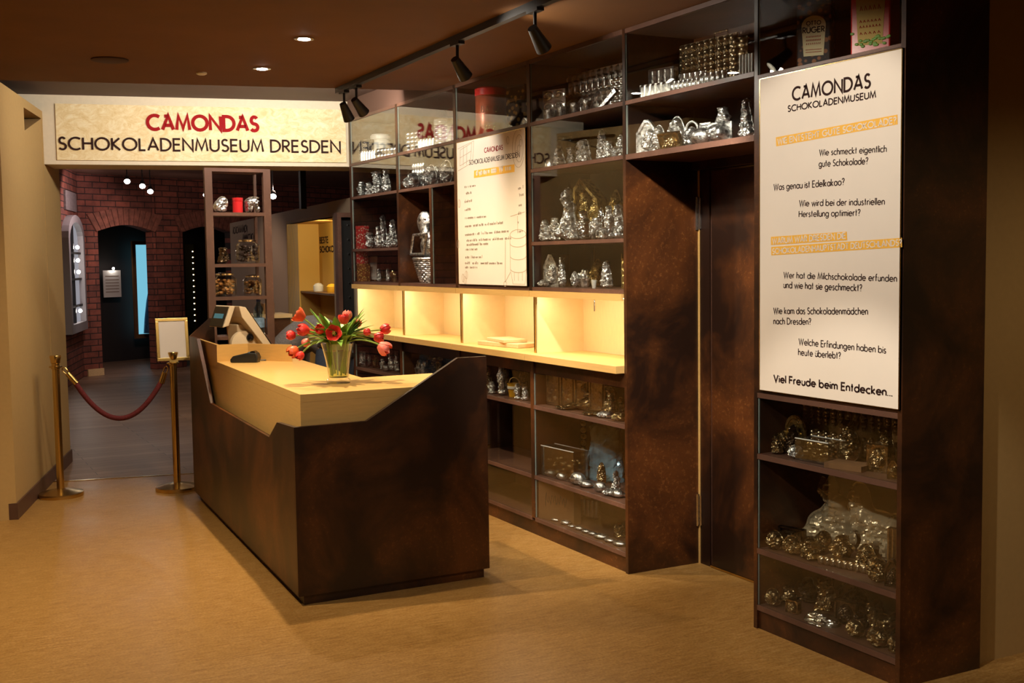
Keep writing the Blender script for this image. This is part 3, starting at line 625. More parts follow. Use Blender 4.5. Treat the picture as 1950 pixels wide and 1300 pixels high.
    ('domes', 0.08, 4.303, 2.396, 0.155, 0.058, 15.7, 'silver', 'pale arched tray under the corner of the big plate', 'mould tray', None, {'nx': 5, 'ny': 1}),
    ('bigplate', 0.3, 4.634, 2.396, 0.407, 0.299, 4.7, 'bronze', 'largest praline plate in three panels with a carrying handle', 'mould tray', None, {}),
    ('domes', 0.25, 4.327, 2.396, 0.088, 0.23, 15.4, 'bronze', 'narrow bronze praline plate beside the largest plate', 'mould tray', None, {'nx': 2, 'ny': 6}),
    ('ribs', 0.12, 4.109, 2.396, 0.081, 0.109, 15.2, 'white', 'white fluted block at the end of the top door shelf', 'mould block', None, {'nx': 5}),
    ('house', 0.08, 4.816, 2.131, 0.143, 0.165, 16.6, 'silver', 'silver house shaped plate mould above the door', 'mould', None, {}),
    ('egg', 0.07, 4.714, 2.131, 0.077, 0.128, 16.5, 'silver', 'silver half egg mould leaning before the house plate', 'mould', None, {}),
    ('egg', 0.2, 4.747, 2.131, 0.111, 0.18, 16.2, 'silver', 'tall silver egg mould behind the tilted tile', 'mould', None, {}),
    ('tile', 0.07, 4.605, 2.131, 0.121, 0.079, 16.3, 'bronze', 'tilted bronze tile mould above the door', 'mould', None, {}),
    ('basketh', 0.16, 4.572, 2.131, 0.101, 0.136, 16.0, 'silver', 'silver egg mould with loop handle above the door', 'mould', None, {}),
    ('ball', 0.07, 4.379, 2.131, 0.109, 0.08, 15.9, 'silver', 'round silver ball mould above the door', 'mould', None, {}),
    ('square', 0.3, 4.639, 2.131, 0.066, 0.139, 15.8, 'silver', 'silver square plate at the back behind the ball mould', 'mould', None, {}),
    ('bulge', 0.12, 4.301, 2.131, 0.13, 0.164, 15.6, 'silver', 'large square silver mould with round belly and crest', 'mould', None, {}),
    ('tree', 0.1, 4.088, 2.131, 0.086, 0.179, 15.2, 'silver', 'tall silver fir cone mould alone by the question poster', 'mould', None, {}),
    ('santa', 0.07, 3.849, 0.769, 0.062, 0.09, 14.8, 'bronze', 'bronze hooded figure mould nearest the doorway under the question poster', 'mould', None, {}),
    ('figure', 0.12, 3.868, 0.769, 0.043, 0.094, 14.7, 'bronze', 'small bronze figure behind the hooded one under the question poster', 'mould', None, {}),
    ('arch', 0.17, 3.843, 0.769, 0.096, 0.162, 14.5, 'gold', 'golden arched plate mould with hollow centre', 'mould', None, {}),
    ('cone', 0.13, 3.813, 0.769, 0.098, 0.126, 14.6, 'dark', 'dark seated figure mould inside the golden arch', 'mould', None, {}),
    ('egg', 0.06, 3.719, 0.769, 0.077, 0.057, 14.5, 'silver', 'speckled silver egg mould lying before the golden arch', 'mould', None, {'low': 1}),
    ('acrylic', 0.092, 3.611, 0.769, 0.182, 0.092, 4.3, 'clear', 'clear plastic box with crumpled foil inside', 'box', None, {}),
    ('beads', 0.27, 3.604, 0.769, 0.573, 0.223, 4.1, 'bronze', 'wide plate with two rows of bronze bead strings', 'mould tray', None, {}),
    ('bear', 0.18, 3.531, 0.769, 0.098, 0.175, 13.8, 'bronze', 'bronze seated angel mould before the bead plate', 'mould', None, {}),
    ('bar', 0.08, 3.43, 0.769, 0.168, 0.061, 13.8, 'carton', 'flat brown slab lying in front of the seated angel', 'slab', None, {'low': 1}),
    ('square', 0.12, 3.311, 0.769, 0.091, 0.108, 13.4, 'bronze', 'bronze square mould with a child relief', 'mould', None, {}),
    ('bear', 0.2, 3.349, 0.769, 0.077, 0.167, 13.3, 'bronze', 'bronze wolf mould behind the square child mould', 'mould', None, {}),
    ('house', 0.06, 3.168, 0.769, 0.056, 0.073, 13.2, 'bronze', 'pale cut corner mould by the outer post', 'mould', None, {}),
    ('egg', 0.052, 3.838, 0.356, 0.091, 0.086, 14.8, 'bronze', 'speckled bronze egg mould nearest the doorway on middle shelf', 'mould', None, {}),
    ('egg', 0.06, 3.736, 0.356, 0.101, 0.081, 14.6, 'bronze', 'rough bronze egg mould before the dark block', 'mould', None, {}),
    ('square', 0.13, 3.819, 0.356, 0.126, 0.09, 14.6, 'dark', 'dark bronze block behind the rough egg mould', 'mould', None, {}),
    ('bell', 0.07, 3.635, 0.356, 0.099, 0.09, 14.3, 'bronze', 'bronze bell mould beside the long tray', 'mould', None, {}),
    ('shell', 0.19, 3.701, 0.356, 0.098, 0.095, 14.2, 'bronze', 'bronze shell mould half hidden behind the bell mould', 'mould', None, {}),
    ('rabbit', 0.29, 3.751, 0.356, 0.272, 0.318, 14.0, 'clearg', 'huge transparent rabbit mould on the middle shelf', 'mould', None, {}),
    ('lamb', 0.28, 3.487, 0.356, 0.263, 0.322, 13.4, 'clearg', 'huge transparent lamb mould on the middle shelf', 'mould', None, {}),
    ('figure', 0.15, 3.538, 0.356, 0.111, 0.113, 13.9, 'bronze', 'bronze standing child mould behind the long tray', 'mould', None, {}),
    ('egg', 0.13, 3.382, 0.356, 0.097, 0.113, 13.5, 'bronze', 'bronze egg mould with bird relief behind the front shield', 'mould', None, {}),
    ('longtray', 0.118, 3.447, 0.356, 0.277, 0.09, 13.9, 'bronze', 'long bronze tray with relief border on the middle shelf', 'mould tray', None, {'low': 1}),
    ('shield', 0.051, 3.244, 0.356, 0.099, 0.096, 13.4, 'bronze', 'bronze shield shaped figure mould at the front of middle shelf', 'mould', None, {}),
    ('ribs', 0.15, 3.257, 0.356, 0.056, 0.196, 13.2, 'bronze', 'tall bronze ladder tray by the outer post', 'mould tray', None, {'nx': 3}),
    ('house', 0.06, 3.173, 0.356, 0.062, 0.106, 13.2, 'dark', 'dark plate mould leaning at the outer post', 'mould', None, {}),
    ('egg', 0.05, 3.847, 0.106, 0.081, 0.079, 14.9, 'bronze', 'round bronze egg mould nearest the doorway on bottom shelf', 'mould', None, {}),
    ('bear', 0.14, 3.849, 0.106, 0.076, 0.077, 14.6, 'bronze', 'bronze bear mould behind a small block on bottom shelf', 'mould', None, {}),
    ('square', 0.06, 3.73, 0.106, 0.06, 0.056, 14.6, 'bronze', 'small bronze block mould before the bottom shelf bear', 'mould', None, {}),
    ('figure', 0.22, 3.818, 0.106, 0.087, 0.108, 14.4, 'dark', 'dark tall figure mould in the middle of bottom shelf', 'mould', None, {}),
    ('bear', 0.16, 3.637, 0.106, 0.106, 0.169, 14.1, 'bronze', 'tallest bronze angel mould on bottom shelf', 'mould', None, {}),
    ('foil', 0.062, 3.563, 0.106, 0.181, 0.049, 14.2, 'foil', 'crumpled silver foil at the front of bottom shelf', 'foil', None, {}),
    ('square', 0.14, 3.501, 0.106, 0.1, 0.097, 13.8, 'dark', 'square dark mould beside the tallest angel', 'mould', None, {}),
    ('house', 0.3, 3.629, 0.106, 0.158, 0.13, 13.7, 'dark', 'large dark bronze plate leaning at the back of bottom shelf', 'mould', None, {}),
    ('egg', 0.06, 3.368, 0.106, 0.087, 0.071, 13.7, 'bronze', 'shiny bronze hedgehog mould at the front of bottom shelf', 'mould', None, {}),
    ('bear', 0.15, 3.437, 0.106, 0.062, 0.06, 13.6, 'dark', 'dark small figure mould behind the hedgehog mould', 'mould', None, {}),
    ('hen', 0.17, 3.324, 0.106, 0.145, 0.138, 13.3, 'bronze', 'bronze hen mould with raised tail on bottom shelf', 'mould', None, {}),
    ('egg', 0.051, 3.239, 0.106, 0.097, 0.081, 13.4, 'bronze', 'bronze face shaped egg mould in front of the hen', 'mould', None, {}),
    ('figure', 0.05, 3.158, 0.106, 0.048, 0.073, 13.2, 'bronze', 'small bright figure mould at the outer bottom corner', 'mould', None, {}),
    ('fourpanel', 0.11, 5.606, 0.769, 0.551, 0.196, 5.4, 'bronze', 'wide bronze plate with four framed relief panels', 'mould tray', None, {}),
    ('shoe', 0.08, 5.626, 0.769, 0.159, 0.04, 17.9, 'bronze', 'bronze shoe mould lying before the four panel plate', 'mould', None, {}),
    ('rabbit', 0.14, 5.505, 0.769, 0.136, 0.163, 17.6, 'bronze', 'bronze rabbit mould before the fourth relief panel', 'mould', None, {}),
    ('fish', 0.06, 5.327, 0.769, 0.132, 0.028, 17.5, 'bronze', 'flat bronze fish mould lying under the bronze rabbit', 'mould', None, {'low': 1}),
    ('rabbit', 0.12, 5.246, 0.769, 0.093, 0.198, 17.2, 'bronze', 'bronze hare mould with one tall ear', 'mould', None, {}),
    ('fish', 0.06, 5.21, 0.769, 0.092, 0.038, 17.3, 'silver', 'low silver fish mould beside the tall eared hare', 'mould', None, {'low': 1}),
    ('shell', 0.2, 5.279, 0.769, 0.067, 0.096, 17.1, 'bronze', 'dark bronze shell mould by the end panel on lit niche underside', 'mould', None, {}),
    ('fish', 0.052, 5.062, 0.769, 0.083, 0.05, 17.1, 'bronze', 'flat bronze fish mould touching the end panel', 'mould', None, {'low': 1}),
    ('santa', 0.14, 6.746, 0.769, 0.062, 0.179, 19.0, 'bronze', 'tall bronze figure mould partly hidden by the counter edge', 'mould', None, {}),
    ('figure', 0.06, 6.547, 0.769, 0.056, 0.077, 19.0, 'silver', 'small silver figure mould just past the counter edge', 'mould', None, {}),
    ('figure', 0.07, 6.43, 0.769, 0.059, 0.212, 18.8, 'silver', 'tall slim silver clown mould below the lit niches', 'mould', None, {}),
    ('bear', 0.16, 6.533, 0.769, 0.051, 0.149, 18.8, 'silver', 'silver musician mould behind the slim clown', 'mould', None, {}),
    ('pail', 0.1, 6.32, 0.769, 0.103, 0.121, 18.7, 'yellow', 'small yellow pail with a white band and handle', 'pail', None, {}),
    ('figure', 0.05, 6.181, 0.769, 0.044, 0.1, 18.6, 'silver', 'small silver figure beside the yellow pail', 'mould', None, {}),
    ('cone', 0.17, 6.329, 0.769, 0.081, 0.194, 18.5, 'bronze', 'tall bronze cone mould next to the post', 'mould', None, {}),
    ('bear', 0.06, 6.103, 0.769, 0.048, 0.084, 18.5, 'silver', 'low silver animal mould at the foot of the bronze cone', 'mould', None, {}),
    ('acrylic', 0.1, 5.72, 0.356, 0.321, 0.177, 5.4, 'clear', 'open clear plastic crate full of small moulds', 'crate', None, {}),
    ('ball', 0.07, 5.822, 0.356, 0.075, 0.039, 18.1, 'silver', 'silver ball mould before the crate, closest to the dark post', 'mould', 'silver ball moulds along the shelf edge', {}),
    ('ball', 0.07, 5.688, 0.356, 0.073, 0.042, 18.0, 'silver', 'small silver ball mould in front of the clear crate', 'mould', 'silver ball moulds along the shelf edge', {}),
    ('ball', 0.07, 5.519, 0.356, 0.095, 0.069, 17.7, 'silver', 'biggest silver ball mould on the shelf under the bag', 'mould', 'silver ball moulds along the shelf edge', {}),
    ('ball', 0.07, 5.427, 0.356, 0.089, 0.039, 17.6, 'silver', 'flattened silver ball mould touching the biggest one', 'mould', 'silver ball moulds along the shelf edge', {}),
    ('ball', 0.07, 5.282, 0.356, 0.076, 0.054, 17.4, 'silver', 'round silver ball mould under the blue bag edge', 'mould', 'silver ball moulds along the shelf edge', {}),
    ('ball', 0.07, 5.108, 0.356, 0.077, 0.041, 17.1, 'silver', 'silver ball mould lying by the end panel', 'mould', 'silver ball moulds along the shelf edge', {}),
    ('fish', 0.06, 5.172, 0.356, 0.082, 0.038, 17.3, 'silver', 'flat silver fish mould between two ball moulds', 'mould', None, {'low': 1}),
    ('bag', 0.28, 5.557, 0.356, 0.297, 0.323, 17.3, 'bag', 'crumpled blue plastic bag slumped over the shelf', 'bag', None, {}),
    ('rabbit', 0.12, 5.2, 0.356, 0.063, 0.125, 17.2, 'silver', 'small silver rabbit mould before the blue bag', 'mould', None, {}),
    ('egg', 0.14, 5.377, 0.356, 0.061, 0.14, 17.4, 'bronze', 'dull egg mould standing before the blue bag', 'mould', None, {}),
    ('beadstring', 0.3, 5.832, 0.356, 0.041, 0.307, 17.6, 'gold', 'short hanging string of golden beads', 'bead string', None, {'up': 1}),
    ('carton', 0.082, 5.745, 0.106, 0.272, 0.225, 18.0, 'carton', 'brown cardboard carton with a black scribble at the back', 'carton', None, {}),
    ('ribs', 0.26, 5.747, 0.106, 0.194, 0.105, 17.6, 'clear', 'clear ribbed strip beside the cardboard carton', 'mould tray', None, {'nx': 6}),
    ('ball', 0.06, 5.75, 0.106, 0.058, 0.017, 18.1, 'silver', 'tiny silver mould first in the row from the dark post', 'mould', 'small moulds along the plinth', {'up': 1}),
    ('ball', 0.06, 5.642, 0.106, 0.065, 0.026, 17.9, 'silver', 'small silver knob mould second in the bottom row', 'mould', 'small moulds along the plinth', {'up': 1}),
    ('ball', 0.06, 5.571, 0.106, 0.048, 0.014, 17.8, 'silver', 'tiny silver mould third in the bottom row', 'mould', 'small moulds along the plinth', {'up': 1}),
    ('ball', 0.06, 5.491, 0.106, 0.055, 0.021, 17.7, 'silver', 'small dark silver mould fourth in the bottom row', 'mould', 'small moulds along the plinth', {'up': 1}),
    ('ball', 0.06, 5.418, 0.106, 0.055, 0.018, 17.6, 'silver', 'tiny silver mould fifth in the bottom row', 'mould', 'small moulds along the plinth', {'up': 1}),
    ('ball', 0.06, 5.352, 0.106, 0.05, 0.019, 17.5, 'silver', 'small bright silver mould sixth in the bottom row', 'mould', 'small moulds along the plinth', {'up': 1}),
    ('ball', 0.06, 5.26, 0.106, 0.084, 0.027, 17.4, 'silver', 'biggest silver nut mould in the bottom row', 'mould', 'small moulds along the plinth', {'up': 1}),
    ('ball', 0.06, 5.171, 0.106, 0.067, 0.021, 17.3, 'silver', 'dark silver nut mould next to the biggest one', 'mould', 'small moulds along the plinth', {'up': 1}),
    ('ball', 0.06, 5.078, 0.106, 0.074, 0.025, 17.1, 'silver', 'bright silver mould by the end panel in bottom row', 'mould', 'small moulds along the plinth', {'up': 1}),
    ('bell', 0.16, 5.232, 0.106, 0.076, 0.079, 17.1, 'bronze', 'bronze bell mould behind the bottom row by the end panel', 'mould', None, {}),
    ('square', 0.053, 8.832, 0.769, 0.072, 0.123, 20.9, 'silver', 'dim square silver mould at the far end of the lower shelf', 'mould', None, {}),
    ('bear', 0.09, 8.83, 0.769, 0.065, 0.124, 20.8, 'silver', 'dim silver bear mould at the far end of the lower shelf', 'mould', None, {}),
    ('house', 0.1, 8.664, 0.769, 0.07, 0.1, 20.7, 'bronze', 'narrow bronze plate behind a tulip stem', 'mould', None, {}),
    ('figure', 0.08, 8.482, 0.769, 0.05, 0.089, 20.6, 'silver', 'dim thin silver figure beyond the tulips', 'mould', None, {}),
    ('ball', 0.053, 8.352, 0.769, 0.073, 0.05, 20.6, 'silver', 'small silver ball mould beyond the tulips', 'mould', None, {}),
    ('tree', 0.1, 8.354, 0.769, 0.061, 0.17, 20.5, 'silver', 'slim silver tree mould in the lower shelf shadows', 'mould', None, {}),
    ('figure', 0.1, 8.235, 0.769, 0.048, 0.161, 20.4, 'silver', 'silver spiral figure against the shadowed post', 'mould', None, {}),
    ('basket', 0.12, 7.799, 0.769, 0.146, 0.119, 20.0, 'silver', 'silver spiky bouquet mould in the shaded lower shelf', 'mould', None, {}),
    ('square', 0.21, 7.778, 0.769, 0.207, 0.169, 19.8, 'bronze', 'broad dark relief plate in the shaded lower shelf', 'mould', None, {}),
    ('bear', 0.1, 7.426, 0.769, 0.075, 0.15, 19.7, 'bronze', 'bronze bear mould near the sloping counter panel', 'mould', None, {}),
]
SIGN_TEXT = [('C^MOND^S', [1.5223, 2.652, 0.6921, 2.654, 0.107], 0.235), ('SCHOKOLADENMUSEUM DRESDEN', [2.1674, 2.492, 0.0491, 2.492, 0.089], 0.158)]
QUIZ_TEXT = [('C^MOND^S', [3.667, 2.242, 3.244, 2.237, 0.049], 0.19), ('SCHOKOLADENMUSEUM', [3.695, 2.2, 3.215, 2.196, 0.023], 0.21), ('Wie schmeckt eigentlich', [3.511, 2.008, 3.16, 1.992, 0.023], 0.145), ('gute Schokolade?', [3.513, 1.964, 3.252, 1.955, 0.024], 0.145), ('Was genau ist Edelkakao?', [3.78, 1.888, 3.374, 1.885, 0.025], 0.145), ('Wie wird bei der industriellen', [3.625, 1.815, 3.167, 1.8, 0.024], 0.145), ('Herstellung optimiert?', [3.627, 1.772, 3.29, 1.764, 0.024], 0.145), ('Wer hat die Milchschokolade erfunden', [3.717, 1.526, 3.104, 1.517, 0.024], 0.145), ('und wie hat sie geschmeckt?', [3.718, 1.485, 3.278, 1.479, 0.025], 0.145), ('Wie kam das Schokoladenmädchen', [3.779, 1.376, 3.246, 1.392, 0.025], 0.145), ('nach Dresden?', [3.779, 1.333, 3.555, 1.34, 0.025], 0.145), ('Welche Erfindungen haben bis', [3.625, 1.256, 3.154, 1.251, 0.025], 0.145), ('heute überlebt?', [3.627, 1.213, 3.388, 1.214, 0.025], 0.145), ('Viel Freude beim Entdecken...', [3.777, 1.091, 3.12, 1.094, 0.029], 0.22)]
QUIZ_WHITE = [('WIE ENTSTEHT GUTE SCHOKOLADE?', [3.755, 2.074, 3.113, 2.091, 0.022], 0.2), ('WARUM WAR DRESDEN DIE', [3.786, 1.667, 3.364, 1.68, 0.022], 0.2), ('SCHOKOLADENHAUPTSTADT DEUTSCHLANDS?', [3.786, 1.625, 3.081, 1.649, 0.021], 0.2)]
QUIZ_BANDS = [[(3.768, 2.104), (3.108, 2.121), (3.106, 2.086), (3.765, 2.067)], [(3.797, 1.696), (3.359, 1.706), (3.356, 1.673), (3.797, 1.662)], [(3.795, 1.654), (3.081, 1.676), (3.079, 1.642), (3.795, 1.619)]]
MENU_HEAD = [('C^MOND^S', [6.463, 2.274, 6.219, 2.271, 0.027], 0.18)]
MENU_SUB = [('SCHOKOLADENMUSEUM DRESDEN', [6.678, 2.216, 6.007, 2.21, 0.027], 0.14)]
MENU_BAND = [[(6.612, 2.175), (6.071, 2.173), (6.071, 2.128), (6.616, 2.129)]]
MENU_LINES = [[6.757, 2.075, 6.596, 2.075], [6.751, 2.033, 6.636, 2.033], [6.761, 1.981, 6.637, 1.984], [6.758, 1.928, 6.67, 1.931], [6.757, 1.877, 6.455, 1.876], [6.759, 1.824, 6.217, 1.83], [6.761, 1.77, 6.157, 1.778], [6.739, 1.733, 6.125, 1.735], [6.74, 1.706, 6.432, 1.708], [6.757, 1.676, 6.566, 1.677], [6.762, 1.626, 6.508, 1.627], [6.768, 1.589, 6.245, 1.587], [6.769, 1.562, 6.592, 1.562], [6.03, 2.022, 5.959, 2.027], [6.018, 1.982, 5.96, 1.985], [6.026, 1.924, 5.987, 1.926], [6.034, 1.876, 5.995, 1.877], [6.042, 1.827, 6.016, 1.829], [6.044, 1.769, 5.979, 1.776]]
# ------------------------------------------------------------------ main display shelving
YL = [8.90, 7.91, 6.915, 5.91, 4.918]          # upright centres, far to near
sh = thing('display_shelf', 'dark brown wall of shelves full of metal moulds behind glass', 'shelf', (0, 6.9, 0))
D_ = .40
for i, y in enumerate(YL):
    h0, h1 = (y-.019, y+.019) if i < 4 else (y-.012, y+.012)
    if i == 4: wpart('side_panel', MB().box(0, .449, h0, h1, 0, 2.748), M['board'], sh)
    else:
        wpart('upright', MB().box(0, D_, h0, h1, .10, 1.03), M['board'], sh); wpart('upright', MB().box(0, D_, h0, h1, 1.438, 2.748), M['board'], sh)
def bay(i): return YL[i+1]+(.019 if i+1 < 4 else .012), YL[i]-.019
boards = {0: [2.395, 2.13, 1.715, 1.455], 1: [2.395, 2.13, 1.455], 2: [2.395, 1.455], 3: [2.395, 2.13, 1.715, 1.455]}
for i in range(4):
    a, b = bay(i)
    for z in boards[i]: wpart('shelf_board', MB().box(0, D_-.001, a, b, z-.020, z), M['edge'], sh)
    wpart('shelf_board', MB().box(0, D_-.001, a, b, 2.726, 2.748), M['edge'], sh)
    for z in (.768, .355, .105): wpart('shelf_board', MB().box(0, D_-.001, a, b, z-.022, z), M['edge'], sh)
    wpart('fascia', MB().box(.01, .03, a, b, .955, 1.03), M['board'], sh)
    wpart('back_panel', MB().box(D_, D_+.015, a-.01, b+.01, .1, 1.03), M['board'], sh); wpart('back_panel', MB().box(D_, D_+.015, a-.01, b+.01, 1.44, 2.748), M['board'], sh)
wpart('plinth', MB().box(.012, .40, YL[4]+.012, YL[0]+.019, 0, .083), M['board'], sh)
a, b = bay(1); wpart('divider', MB().box(0, D_, 7.31, 7.345, 1.455, 2.11), M['board'], sh)
def pane(root, y0, y1, z0, z1, x=.004):
    g = wpart('glass_pane', MB().box(x, x+.005, y0, y1, z0, z1), M['pane'], root)
    e = MB().box(x-.0002, x+.0052, y1-.0008, y1+.0002, z0, z1).build('polished_edge', M['pane_edge'], g, off=tuple(root.location)); return g
def fullpane(root, i, z0, z1):
    a, b = bay(i); pane(root, a+.003, b-.003, z0+.002, z1)
for i in (0, 3):
    for z0, z1 in ((2.395, 2.724), (2.13, 2.373), (1.715, 2.108), (1.455, 1.693)): fullpane(sh, i, z0, z1)
for z0, z1 in ((2.395, 2.724), (2.13, 2.373)): fullpane(sh, 1, z0, z1)
a, b = bay(1); pane(sh, a+.003, 7.305, 1.457, 2.108)
fullpane(sh, 2, 2.395, 2.724)
for i in range(4):
    for z0, z1 in ((.768, .953), (.355, .744), (.105, .331)): fullpane(sh, i, z0, z1)

# ------------------------------------------------------------------ lit niches, one per bay
NL = ['lit yellow niche at the far end behind the red tulips', 'empty lit niche under the wicker basket hen', 'lit niche under the menu poster with a flat box on it', 'empty lit niche against the dark side panel, nearest the camera']
ys = [8.90, 7.91, 6.915, 5.91, 4.932]
for i in range(4):
    y1, y0 = ys[i]-.002, ys[i+1]+.002
    t = thing('lit_niche', NL[i], 'niche', (0, (y0+y1)/2, 1.03), group='lit niches')
    X0 = -.05
    wpart('bottom_board', MB().box(X0, .36, y0, y1, 1.031, 1.070), M['beech'], t, bevel=.0015)
    wpart('top_trim', MB().box(-.002, .36, y0, y1, 1.412, 1.434).box(-.012, -.002, y0, y1, 1.399, 1.434), M['beech'], t)
    wpart('back_panel', MB().box(.345, .36, y0+.012, y1-.012, 1.070, 1.412), M['niche'], t)
    for ya, yb in ((y0, y0+.012), (y1-.012, y1)):
        wpart('side_panel', MB().box(.034, .36, ya, yb, 1.070, 1.412), M['niche'], t)
    wpart('edge_profile', MB().box(.026, .034, y0-.001, y0+.013, 1.071, 1.411), M['brass'], t)
    wpart('led_strip', MB().box(.018, .030, y0+.03, y1-.03, 1.409, 1.412), M['ledw'], t)
for k, (x, y, w_, d_, h_, rz, lb) in enumerate(((.17, 6.50, .20, .44, .026, 8, 'flat pale wooden tray lying in the niche under the menu poster'), (.16, 6.53, .16, .30, .02, -6, 'smaller pale lid on top of the flat tray under the menu poster'))):
    z = 1.0708+(.0268 if k else 0)
    o = MB().box(-w_/2, w_/2, -d_/2, d_/2, 0, h_).build('wooden_tray' if k == 0 else 'small_wooden_tray', M['pale'], bevel=.003); o.location = (x, y, z); o.rotation_euler = (0, 0, R(rz)); tag(o, lb, 'tray')

# ------------------------------------------------------------------ bridge over the door, door, tall cabinet with the poster
br = thing('bridge_shelf', 'two open bays of moulds bridging over the brown door', 'shelf', (0, 4.42, 2.10))
ya, yb = 3.920, 4.905
wpart('shelf_board', MB().box(0, .42, ya, yb, 2.375, 2.395), M['edge'], br)
wpart('shelf_board', MB().box(0, .449, ya, yb, 2.104, 2.130), M['edge'], br)
wpart('shelf_board', MB().box(0, .42, ya, yb, 2.726, 2.748), M['edge'], br)
wpart('back_panel', MB().box(.42, .435, ya, yb, 2.10, 2.748), M['board'], br)
pane(br, ya+.003, yb-.003, 2.397, 2.724); pane(br, ya+.003, yb-.003, 2.132, 2.373)
wpart('fascia_rail', MB().box(.405, .449, ya, yb, 2.062, 2.104), M['board'], br)
d = struct(MB().box(.452, .470, 3.90, 4.80, .012, 2.05).build('door_1', M['board']))
dl = Vector((0, 0, 0))
fr = struct(MB().box(.449, .474, 4.815, 4.895, 0, 2.06).build('door_1_frame', M['board']))
struct(MB().box(.444, .452, 4.895, 4.907, 0, 2.06).build('trim_5', M['beech']))
MB().box(.447, .452, 3.95, 4.80, 2.050, 2.058).build('head_strip', M['brass'], d)
MB().box(.440, .452, 3.90, 4.80, .002, .012).build('sill_strip', M['brass'], d)
for z in (1.755, .20):
    h = MB().cyl((.438, 4.905, z), (.438, 4.905, z+.17), .011).cyl((.444, 4.885, z+.006), (.444, 4.885, z+.164), .007).build('hinge', M['chrome'], d, smooth=True); h['label'] = 'chrome hinge'
cb = thing('tall_cabinet', 'tall dark cabinet carrying the question poster, moulds above and below', 'cabinet', (0, 3.5, 0))
c0, c1 = 3.081, 3.918
wpart('side_panel', MB().box(0, .43, c0, c0+.022, 0, 2.748), M['board'], cb)
wpart('side_panel', MB().box(0, .43, c1-.022, c1, 0, 2.748), M['board'], cb)
for z, th in ((2.375, .012), (1.033, .022), (.768, .022), (.355, .022), (.105, .022), (2.748, .02)):
    wpart('shelf_board', MB().box(0, .42, c0+.022, c1-.022, z-th, z), M['edge'], cb)
wpart('back_panel', MB().box(.42, .435, c0+.02, c1-.02, .1, 2.748), M['board'], cb)
wpart('front_panel', MB().box(.0, .015, c0+.022, c1-.022, 1.035, 2.362), M['board'], cb)
wpart('plinth', MB().box(.010, .40, c0+.022, c1-.022, 0, .083), M['board'], cb)
for z0, z1 in ((2.377, 2.726), (.77, 1.009), (.357, .744), (.107, .331)): pane(cb, c0+.025, c1-.025, z0, z1)

# ------------------------------------------------------------------ posters
def poster(name, label, y0, y1, z0, z1):
    t = thing(name, label, 'poster', (-.006, (y0+y1)/2, z0))
    wpart('board', MB().box(-.010, -.001, y0, y1, z0, z1), M['paper'], t)
    e = MB()
    for q in ((y0, y0+.004, z0, z1), (y1-.004, y1, z0, z1), (y0, y1, z0, z0+.003), (y0, y1, z1-.003, z1)): e.box(-.0115, -.0005, *q)
    wpart('edge_profile', e, M['brass'], t)
    return t
def lettering(root, lines, m, x, name='lettering'):
    mb = MB(); f = shelf_frame(x)
    for s, (y0, z0_, y1, z1_, cap), wt in lines: text_line(mb, s, (-y0, z0_), (-y1, z1_), cap, wt, lambda v, d: f((v[0], v[1]), d), 0, .0009)
    # the plane x axis is -y
    return wpart(name, mb, m, root)
def shelf_frame(x): return lambda v, d: (x-d, -v[0], v[1])
def bands(root, quads, m):
    mb = MB()
    for q in quads:
        mb.add([(-.0102, a, b) for a, b in q]+[(-.0108, a, b) for a, b in q], [(0, 1, 2, 3), (4, 5, 6, 7), (0, 1, 5, 4), (1, 2, 6, 5), (2, 3, 7, 6), (3, 0, 4, 7)])
    return wpart('colour_band', mb, m, root)
qp = poster('question_poster', 'tall lit cream poster of questions under a museum heading', 3.086, 3.872, 1.046, 2.356)
lettering(qp, QUIZ_TEXT, M['ink'], -.0102)
bands(qp, QUIZ_BANDS, M['amber']); lettering(qp, QUIZ_WHITE, M['paper'], -.0109, 'white_lettering')
mp_ = poster('menu_poster', 'cream price list poster with faint sketches between mould shelves', 5.932, 6.868, 1.458, 2.372)
lettering(mp_, MENU_HEAD, M['redink'], -.0102, 'red_lettering'); lettering(mp_, MENU_SUB, M['ink'], -.0102)
bands(mp_, MENU_BAND, M['amber'])
def scribble(mb, A, B, h, x, wt=.1):
    """illegible small print: a run of tiny vertical and slanted strokes"""
    A = Vector(A); B = Vector(B); n = max(2, int((B-A).length/(h*.62))); f = shelf_frame(x)
    for i in range(n):
        if random.random() < .12: continue
        p = A+(B-A)*(i+.2)/n; k = h*random.choice((.6, .6, .65, 1))
        pts = random.choice(([(0, 0), (0, k)], [(0, k*.9), (h*.3, 0), (h*.5, k*.8)], [(0, 0), (0, k*.7), (h*.4, k*.7), (h*.4, 0)], circ(h*.25, h*.3, h*.22, h*.28)))
        stroke(mb, [(p.x+a, p.y+b) for a, b in pts], h*wt/2, f, 0, .0008)
mb = MB()
for y0, z0_, y1, z1_ in MENU_LINES: scribble(mb, (-y0, z0_), (-y1, z1_), .019, -.0102, .14)
wpart('small_print', mb, M['paleink'], mp_)
mb = MB(); q = MENU_BAND[0]
scribble(mb, (-q[3][0]+.03, q[3][1]+.016), (-q[2][0]-.03, q[2][1]+.016), .034, -.0109, .3); wpart('white_lettering', mb, M['paper'], mp_)
